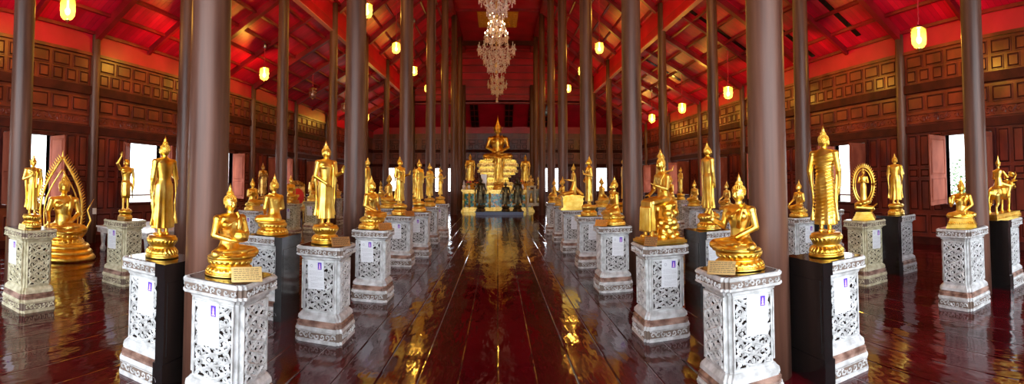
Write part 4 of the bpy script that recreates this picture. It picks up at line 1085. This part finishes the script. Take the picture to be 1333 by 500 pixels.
def floor_buddha(x, y, rz, label):
    t = seated(('touch', 'lap'), base_h=.14, voxel=.008, name='large_seated_buddha_statue')
    for i, (r_, z0, z1) in enumerate(((.44, -.22, -.14), (.4, -.14, -.07), (.36, -.07, .0))):
        mb = MB(); mb.lathe([(r_ * 1.02, z0), (r_ * 1.06, z0 + .03), (r_, z1 - .015), (r_ * .93, z1)], 40, sy=.8); mb.obj('mound_tier', gold, t, True)
    flame_arch(t, .27, 1.18, .2, gold)
    t.scale = (1.38,) * 3; t.location = (x, y, .22 * 1.38 + .002); t.rotation_euler = (0, 0, rz); tag(t, label, 'statue', 'large floor Buddhas by the left wall')
floor_buddha(-7.1, 5.2, E_ - .45, 'large gilded seated Buddha framed by a flaming arch, on the floor')
floor_buddha(-7.45, 3.2, E_ - .2, 'large gilded seated Buddha cut off by the left picture edge')

# ------------------------------------------------------------------ lanterns
def make_lantern(lit, drop):
    t = thing('hanging_lantern')
    mb = MB(); mb.lathe([(.0, .6), (.025, .6), (.035, .56), (.035, .5), (.01, .48)], 10)
    mb.xf(Matrix.Translation((0, 0, drop - .6))); mb.obj('ceiling_hook', steel, t, True)
    mb = MB(); pts = [(.006 * math.cos(i * 2), .006 * math.sin(i * 2), .2 + (drop - .3) * i / 24) for i in range(25)]
    mb.tube(pts, [.011 if i % 2 else .007 for i in range(25)], 6, up=(1, 0, 0)); mb.obj('cord', rope_red, t, True)
    mb = MB(); mb.lathe([(.115, .15), (.122, .158), (.12, .168), (.07, .178), (.03, .19), (.025, .215), (.01, .22)], 20); mb.obj('cap', brass, t, True)
    mb = MB(); n = 20; prof = [(.1, .152), (.112, .12), (.112, .0), (.105, -.06), (.075, -.105), (.03, -.125)]
    mb.rings([[(r * math.cos(2 * PI * j / n), r * math.sin(2 * PI * j / n), z) for j in range(n)] for r, z in prof], False)
    mb.obj('glass_shade', glass_amber if lit else glass_clear, t, True)
    mb = MB(); mb.lathe([(.032, -.122), (.036, -.13), (.015, -.145), (.003, -.165)], 12); mb.obj('tip', brass, t, True)
    mb = MB(); mb.ell((0, 0, .0), (.04, .04, .055)); mb.cap((0, 0, .05), (0, 0, .16), .018, .018); mb.obj('bulb', bulb_mat if lit else dead_bulb, t, True)
    if lit:
        ld = bpy.data.lights.new('lantern_light', 'POINT'); ld.energy = LAMP_W; ld.color = (1.0, .84, .62); ld.shadow_soft_size = .05
        lo = bpy.data.objects.new('lantern_light', ld); COL.objects.link(lo); lo.parent = t; lo.location = (0, 0, .0)
    return t
LAN = {}
def lantern(x, y, z, top, lit, label, group):
    key = (lit, round(top - z, 1))
    if key not in LAN: t = LAN[key] = make_lantern(lit, (top - z) / 1.3); cache(t)
    else: t = dup(LAN[key])
    t.location = (x, y, z); t.scale = (1.3, 1.3, 1.3); tag(t, label, 'lantern', group)
lz = lambda x: LZ0 + (LZ1 - LZ0) * (WX - abs(x)) / (WX - OX) - .0
uz = lambda x: UZ0 + (UZ1 - UZ0) * (OX - abs(x)) / (OX - UX) - .0
for k, (y, z) in enumerate(((5.23, 4.14), (8.9, 4.2), (12.54, 4.26), (16.23, 4.32), (19.75, 4.38), (23.4, 4.4))):
    lantern(6.9, y, z, lz(6.9), True, 'glowing amber glass lantern over the right side aisle, %s from the camera' % ['first', 'second', 'third', 'fourth', 'fifth', 'sixth'][k], 'lanterns over the right side aisle')
for k, (y, z, lit) in enumerate(((5.0, 4.63, 1), (8.7, 4.7, 1), (12.32, 4.8, 1), (16.13, 4.87, 0), (19.8, 4.9, 0), (23.4, 4.9, 1))):
    lantern(-6.9, y, z, lz(6.9) + .0, bool(lit), ('glowing amber' if lit else 'unlit clear') + ' glass lantern over the left side aisle, %s from the camera' % ['first', 'second', 'third', 'fourth', 'fifth', 'sixth'][k], 'lanterns over the left side aisle')
for k, y in enumerate((4.9, 8.6, 12.2, 15.9, 19.4, 23.2)):
    for s, side in ((-1, 'left'), (1, 'right')):
        lantern(s * 3.6, y, 6.3, uz(3.6), True, 'glowing lantern on a long cord between the %s column rows, %s from the camera' % (side, ['first', 'second', 'third', 'fourth', 'fifth', 'sixth'][k]), 'lanterns between the %s column rows' % side)

# ------------------------------------------------------------------ chandeliers
def chandelier(x, y, z, tiers, label, lit, top=9.8):
    """tiers: (height above z, radius, arms)"""
    t = thing('crystal_chandelier', label, 'chandelier', (x, y, z), 0, 'crystal chandeliers over the aisle')
    H = max(q[0] for q in tiers) + .3
    mb = MB(); mb.lathe([(.02, 0), (.05, .06), (.02, .14), (.035, .2), (.06, .3), (.025, .45), (.03, H * .6), (.05, H * .7), (.02, H), (.008, H + .02), (.008, top - z)], 10); mb.obj('stem', brass, t, True)
    cr = MB(); r = random.Random(int(y))
    def drop(p, s):
        p = Vector(p); cr.add([p + Vector((s, 0, 0)), p + Vector((0, s, 0)), p + Vector((-s, 0, 0)), p + Vector((0, -s, 0)), p + Vector((0, 0, s * 1.2)), p - Vector((0, 0, s * 2.2))],
                              [(0, 1, 4), (1, 2, 4), (2, 3, 4), (3, 0, 4), (1, 0, 5), (2, 1, 5), (3, 2, 5), (0, 3, 5)])
    for hz, R, n in tiers:
        for k in range(n):
            a = 2 * PI * k / n + hz; c, s = math.cos(a), math.sin(a)
            P = lambda rr_, zz: (rr_ * c, rr_ * s, hz + zz)
            if k == 0:
                ar = MB(); ar.tube([(.03, 0, .02), (R * .3, 0, -.07), (R * .65, 0, -.08), (R * .9, 0, -.02), (R, 0, .06), (R, 0, .09)], .011, 5)
                arm_me = ar.mesh('arm', crystal, True)
                cn = MB(); cn.lathe([(.01, -.02), (.012, -.01), (.05, .0), (.055, .015), (.02, .017), (.012, .03), (.012, .12)], 8); can_me = cn.mesh('candle', ceramic, True)
                fl = MB(); fl.ell((0, 0, .15), (.018, .018, .036), n=6, m=5); fl_me = fl.mesh('candle_bulb', flame_mat if (lit and hz > 1.2) else dead_bulb, True)
            ao = link('arm', arm_me, t); ao.location = (0, 0, hz); ao.rotation_euler = (0, 0, a)
            co = link('candle', can_me, ao); co.location = (R, 0, .08); fo = link('candle_bulb', fl_me, co)
            for j in range(5):
                b_ = 2 * PI * j / 5; drop((R * c + .05 * math.cos(b_), R * s + .05 * math.sin(b_), hz + .045), .016)
            for j in range(4): drop(P(R, .0 - .05 * j), .02)
            a2 = 2 * PI * (k + 1) / n + hz
            for j in range(1, 8):     # swags between arms and to the stem
                u = j / 8; sag = .13 * math.sin(u * PI)
                drop((R * (c * (1 - u) + math.cos(a2) * u), R * (s * (1 - u) + math.sin(a2) * u), hz + .05 - sag), .018)
                drop((R * c * u, R * s * u, hz + .22 - .18 * u - sag), .017)
        for j in range(int(140 * R)):
            a = r.random() * 2 * PI; q = R * (.2 + .6 * r.random()); drop((q * math.cos(a), q * math.sin(a), hz - .05 - .1 * r.random()), .02)
    for j in range(14): drop((0.05 * math.cos(j), .05 * math.sin(j), -.02 - .012 * j), .022)
    o = cr.obj('crystal_drops', crystal, t); o['kind'] = 'stuff'
    return t
chandelier(-.02, 11.6, 5.75, ((.22, .26, 8), (.55, .46, 12), (.95, .34, 8)), 'crystal chandelier cut off by the top of the picture, nearest', False)
chandelier(-.05, 17.0, 5.6, ((.2, .34, 8), (.5, .48, 12), (.85, .68, 14), (1.3, .42, 10), (1.65, .3, 8), (2.0, .24, 6)), 'largest crystal chandelier with lit candle bulbs, middle of three', True)
chandelier(-.03, 24.0, 6.2, ((.12, .3, 8), (.42, .5, 10), (.75, .34, 8)), 'small crystal chandelier, lowest and farthest, above the altar', False)
mb = MB(); mb.tube([(0, 0, .1), (0, 0, 9.83 - 5.85)], .006, 5)
cr = thing('crystal_pendant', 'tiny crystal pendant hanging just above the crown of the altar Buddha', 'pendant', (-.04, 24.7, 5.85))
mb.obj('wire', brass, cr)
mb = MB()
for k in range(3): mb.ell((0, 0, .03 + .09 * k), (.09 - .02 * k, .09 - .02 * k, .045), n=10, m=6)
mb.obj('drops', crystal, cr)

# ------------------------------------------------------------------ altar
AW = 1.88
alt = thing('altar_table', 'long gilded altar table with turquoise glass mosaic panels across the aisle end', 'altar', (0, 24.3, 0))
mb = MB(); mb.box(-1.84, 1.84, .04, 2.6, .15, 1.02); mb.obj('body', gold_pale, alt)
mb = MB(); mb.box(-1.9, 1.9, -.06, 2.62, 1.02, 1.08); mb.box(-1.93, 1.93, -.1, 2.62, 1.08, 1.15); mb.obj('table_top', gold_pale, alt)
mb = MB(); mb.box(-1.93, 1.93, -.1, 2.62, 0, .08); mb.box(-1.88, 1.88, -.05, 2.62, .08, .16); mb.obj('plinth', gold_pale, alt)
xs = [-1.8, -1.5, -1.2, -.42, .42, 1.2, 1.5, 1.8]
for i in range(7):
    mb = MB(); mb.box(xs[i] + .05, xs[i + 1] - .05, .0, .05, .24, .94); mb.obj('mosaic_panel', mosaic, alt)
for i in range(8):
    mb = MB(); mb.box(xs[i] - .05, xs[i] + .05, -.04, .06, .16, 1.02); mb.lathe([(.05, .2), (.06, .4), (.04, .6), (.06, .8), (.05, 1.0)], 8, xs[i], -.04); mb.obj('pilaster', gold, alt)
thr = thing('altar_throne', 'tall tiered gilded throne carrying the great Buddha on the altar', 'throne', (0, 25.7, 1.15))
z = 0
for i, (wx, wy, h) in enumerate(((.95, .7, .2), (.85, .62, .2), (.6, .5, .25), (.72, .56, .15), (.95, .66, .12), (1.1, .72, .2), (1.02, .68, .12), (1.13, .74, .2), (1.0, .66, .18))):
    mb = MB(); mb.box(-wx, wx, -wy, wy, z, z + h * .7); mb.box(-wx * .94, wx * .94, -wy * .94, wy * .94, z + h * .6, z + h)
    nb = int(wx * 18)
    for k in range(nb): mb.ell((-wx + 2 * wx * (k + .5) / nb, -wy, z + h * .35), (wx / nb * .8, .03, h * .28), n=6, m=5)
    mb.obj('throne_tier', gold_old if i % 2 else gold, thr, False); z += h
statue('sit_crown', 0, 25.6, 1.151 + z, 0, 2.65, 'great gilded seated Buddha with tall crown on the altar throne')
mb = MB()
fb = statue('stand_plain', .05, 24.62, 1.16, 0, 2.35, 'gilded standing Buddha centred in front of the throne on the altar')
statue('stand_crossed', -1.5, 25.0, 1.16, .1, 2.05, 'gilded standing Buddha on the altar left of the throne')
statue('stand_crossed', 1.5, 25.0, 1.16, -.1, 2.0, 'gilded standing Buddha on the altar right of the throne')
# things on the altar
def vase(x, y, label, bloom, s=1.0):
    t = thing('flower_vase', label, 'vase', (x, y, 1.151), 0, 'flower vases on the altar'); mb = MB()
    mb.lathe([(.05 * s, 0), (.09 * s, .08 * s), (.1 * s, .16 * s), (.05 * s, .26 * s), (.07 * s, .3 * s)], 14); mb.obj('vase', ceramic, t, True)
    mb = MB(); r = random.Random(int(x * 50))
    for k in range(22):
        a = r.random() * 6.3; q = r.random() * .17 * s; z = (.34 + r.random() * .22) * s
        mb.ell((q * math.cos(a), q * math.sin(a), z), (.04 * s,) * 3, n=6, m=5)
    mb.obj('blossoms', bloom, t); mb = MB()
    for k in range(10): a = k * .63; mb.tube([(0, 0, .28 * s), (.1 * s * math.cos(a), .1 * s * math.sin(a), .42 * s), (.2 * s * math.cos(a), .2 * s * math.sin(a), .36 * s)], [.01, .03, .004], 5)
    mb.obj('leaves', leaf, t)
vase(-1.52, 24.42, 'white vase of red flowers at the left foot of the altar statue', flower_red, .8)
vase(-1.12, 24.36, 'white vase of orange flowers beside the tall white screen on the altar', flower_orange, .7)
vase(1.3, 24.42, 'white vase of orange flowers on the right of the altar', flower_orange, .9)
for x, w_, h, lab in ((-.74, .3, .82, 'tall narrow white screen standing on the altar, left of the throne'), (.9, .24, .3, 'small white box on the altar, right of the throne')):
    mb = MB(); mb.box(-w_ / 2, w_ / 2, -.05, .05, 0, h); mb.box(-w_ / 2 - .02, w_ / 2 + .02, -.06, .06, 0, .03)
    o = mb.obj('standing_screen' if h > .5 else 'white_box', ceramic); o.location = (x, 24.5, 1.151); tag(o, lab, 'screen' if h > .5 else 'box')
for x, lab in ((-2.0, 'white elephant-like ornament at the left end of the altar top'), (-1.1 - .5 + 3.9, None)):
    if not lab: continue
    mb = MB(); mb.ell((0, 0, .16), (.1, .07, .12)); mb.ell((0, 0, .33), (.06, .06, .07)); mb.lathe([(.12, 0), (.12, .04), (.08, .06)], 14); mb.lathe([(.05, .38), (.02, .46), (.003, .52)], 8)
    o = mb.obj('white_figurine', ceramic, None, True); o.location = (-1.8, 24.5, 1.151); tag(o, 'small white figurine at the left end of the altar top', 'figurine')
# dark statues standing before the altar on a low navy stand
mb = MB(); mb.box(-1.15, 1.12, -.3, .3, 0, .1); mb.box(-1.18, 1.15, -.33, .33, .1, .14)
o = mb.obj('low_stand', blue_dark); o.location = (.1, 22.3, 0); tag(o, 'low navy blue stand on the floor before the altar', 'stand')
for x, h, rz, lab in ((-.82, 1.95, .15, 'dark bronze royal figure on the left of the navy stand'), (.38, 1.7, 0, 'shortest dark bronze royal figure, middle of the navy stand'), (.95, 1.9, -.1, 'dark bronze royal figure on the right of the navy stand')):
    statue('royal', x, 22.3, .141, rz, h, lab, 'dark statues before the altar')
# cream cabinet shrine at right
t = thing('cream_shrine', 'cream painted shrine stand with round openings, right of the dark statues', 'shrine', (1.78, 22.2, 0))
for sx in (-1, 1):
    for sy in (-1, 1):
        mb = MB(); mb.box(sx * .36 - .04, sx * .36 + .04, sy * .2 - .04, sy * .2 + .04, 0, .42); mb.obj('leg', cream_paint, t)
mb = MB(); mb.box(-.42, .42, -.26, .26, .42, .56); mb.obj('lower_deck', cream_paint, t)
mb = MB(); mb.box(-.38, -.3, -.24, .24, .56, 1.3); mb.box(.3, .38, -.24, .24, .56, 1.15); mb.box(-.04, .04, -.24, .24, .56, 1.3); mb.box(-.38, .38, .2, .24, .56, 1.15); mb.box(-.4, .05, -.26, .26, 1.3, 1.38); mb.box(.0, .4, -.26, .26, 1.15, 1.22); mb.obj('upper_case', cream_paint, t)
mb = MB(); mb.lathe([(.09, .56), (.12, .7), (.05, .85), (.06, .95), (.01, 1.05)], 12, -.17, 0); mb.obj('gilded_ornament', gold_pale, t, True)
mb = MB(); mb.lathe([(.06, .56), (.08, .7), (.03, .85), (.01, .95)], 12, .17, 0); mb.obj('gilded_ornament', gold_pale, t, True)
statue('sit_pale', 1.6, 22.2, 1.381, 0, .55, 'small pale gilt Buddha on top of the cream shrine')
statue('stand_pale', 2.0, 22.2, 1.221, 0, .75, 'small pale gilt standing figure on the right top of the cream shrine')

# ------------------------------------------------------------------ left side furniture
t = thing('low_white_table', 'low wide white-topped table with carved white edge by the left window', 'table', (-6.75, 7.45, 0))
mb = MB(); mb.box(-.75, .75, -1.1, 1.1, .5, .53); mb.obj('table_top', marble, t)
mb = MB(); mb.box(-.73, .73, -1.08, 1.08, .4, .5)
for k in range(15):
    spiral(mb, lambda u, z, n: Vector((u, -1.08 - n, z)), -.66 + .094 * k, .45, .04, 1.0, 1, k, .009, 7, .002)
for k in range(20):
    spiral(mb, lambda u, z, n: Vector((.73 + n, u, z)), -1.0 + .105 * k, .45, .04, 1.0, 1, k, .009, 7, .002)
mb.obj('carved_apron', white_paint, t)
for sx in (-1, 1):
    for sy in (-1, 1):
        mb = MB(); mb.lathe([(.05, 0), (.07, .06), (.04, .14), (.055, .3), (.07, .4)], 10, sx * .64, sy * .98); mb.obj('leg', white_paint, t, True)
mb = MB(); mb.box(-.32, .32, -.35, .35, 0, .26); mb.box(-.34, .34, -.37, .37, .26, .3)
for k in range(4): mb.box(-.3 + .16 * k, -.18 + .16 * k, -.36, -.34, .05, .22)
o = mb.obj('teal_chest', teal); o.location = (-4.1, 5.6, 0); tag(o, 'low teal chest on the floor behind the left reaching Buddha', 'chest')
mb = MB(); mb.box(-.03, .0, -.05, .05, -.07, .07); mb.box(-.034, -.03, -.03, .03, -.045, .045)
o = mb.obj('socket_box', ceramic); o.location = (-WX + .17, 6.98, .75); o.rotation_euler = (0, 0, PI); tag(o, 'small white socket box on the left wall post', 'socket')
# carved throne chair with red cushion
t = thing('carved_chair', 'carved gilt wooden armchair with red back cushion by the left wall', 'chair', (-6.9, 15.2, 0), E_ - .5)
for sx in (-1, 1):
    for sy in (-1, 1):
        mb = MB(); mb.lathe([(.03, 0), (.05, .05), (.03, .15), (.045, .4), (.04, .5)], 8, sx * .33, sy * .28); mb.obj('leg', gold_old, t, True)
mb = MB(); mb.box(-.4, .4, -.34, .34, .5, .58); mb.obj('seat', gold_old, t)
mb = MB(); mb.box(-.4, .4, .28, .34, .58, 1.35)
for k in range(9): mb.ell((-.36 + .09 * k, .31, 1.37 + .12 * math.sin(PI * k / 8)), (.06, .04, .09), n=8, m=6)
mb.obj('backrest', gold_old, t)
for s in (-1, 1): mb = MB(); mb.tube([(s * .38, .3, .95), (s * .4, 0, .9), (s * .4, -.3, .88), (s * .4, -.32, .58)], .03, 6); mb.obj('armrest', gold_old, t, True)
mb = MB(); mb.ell((0, .2, .98), (.3, .08, .3)); mb.obj('cushion', flower_red, t, True)
statue('stand_pale', -6.9, 16.4, .0, E_ - .4, 2.0, 'pale gilt standing Buddha behind the carved chair by the left wall')

# ------------------------------------------------------------------ garden outside the windows
def tree(x, y, h, label):
    t = thing('leafy_tree', label, 'tree', (x, y, -.9), 0, 'trees outside the right windows')
    mb = MB(); mb.tube([(0, 0, 0), (.1, 0, h * .3), (0, .1, h * .6)], [.12, .09, .05], 8); mb.obj('trunk', bark, t, True)
    mb = MB(); r = random.Random(int(y * 7))
    for k in range(1500):
        d = Vector((r.gauss(0, 1), r.gauss(0, 1), r.gauss(0, 1))).normalized() * (r.random() ** .4)
        c = Vector((d.x * 1.2, d.y * 1.2, h * .62 + d.z * h * .38)); a = r.random() * 6.28; s = .09
        u = Vector((math.cos(a), math.sin(a), r.uniform(-.5, .5))) * s; v_ = Vector((-math.sin(a), math.cos(a), r.uniform(-.5, .5))) * s * .5
        mb.add([c - u, c + v_, c + u, c - v_], [(0, 1, 2, 3)])
    mb.obj('foliage', leaf, t)
tree(13.0, 8.0, 3.0, 'pale green tree outside the nearest right window')
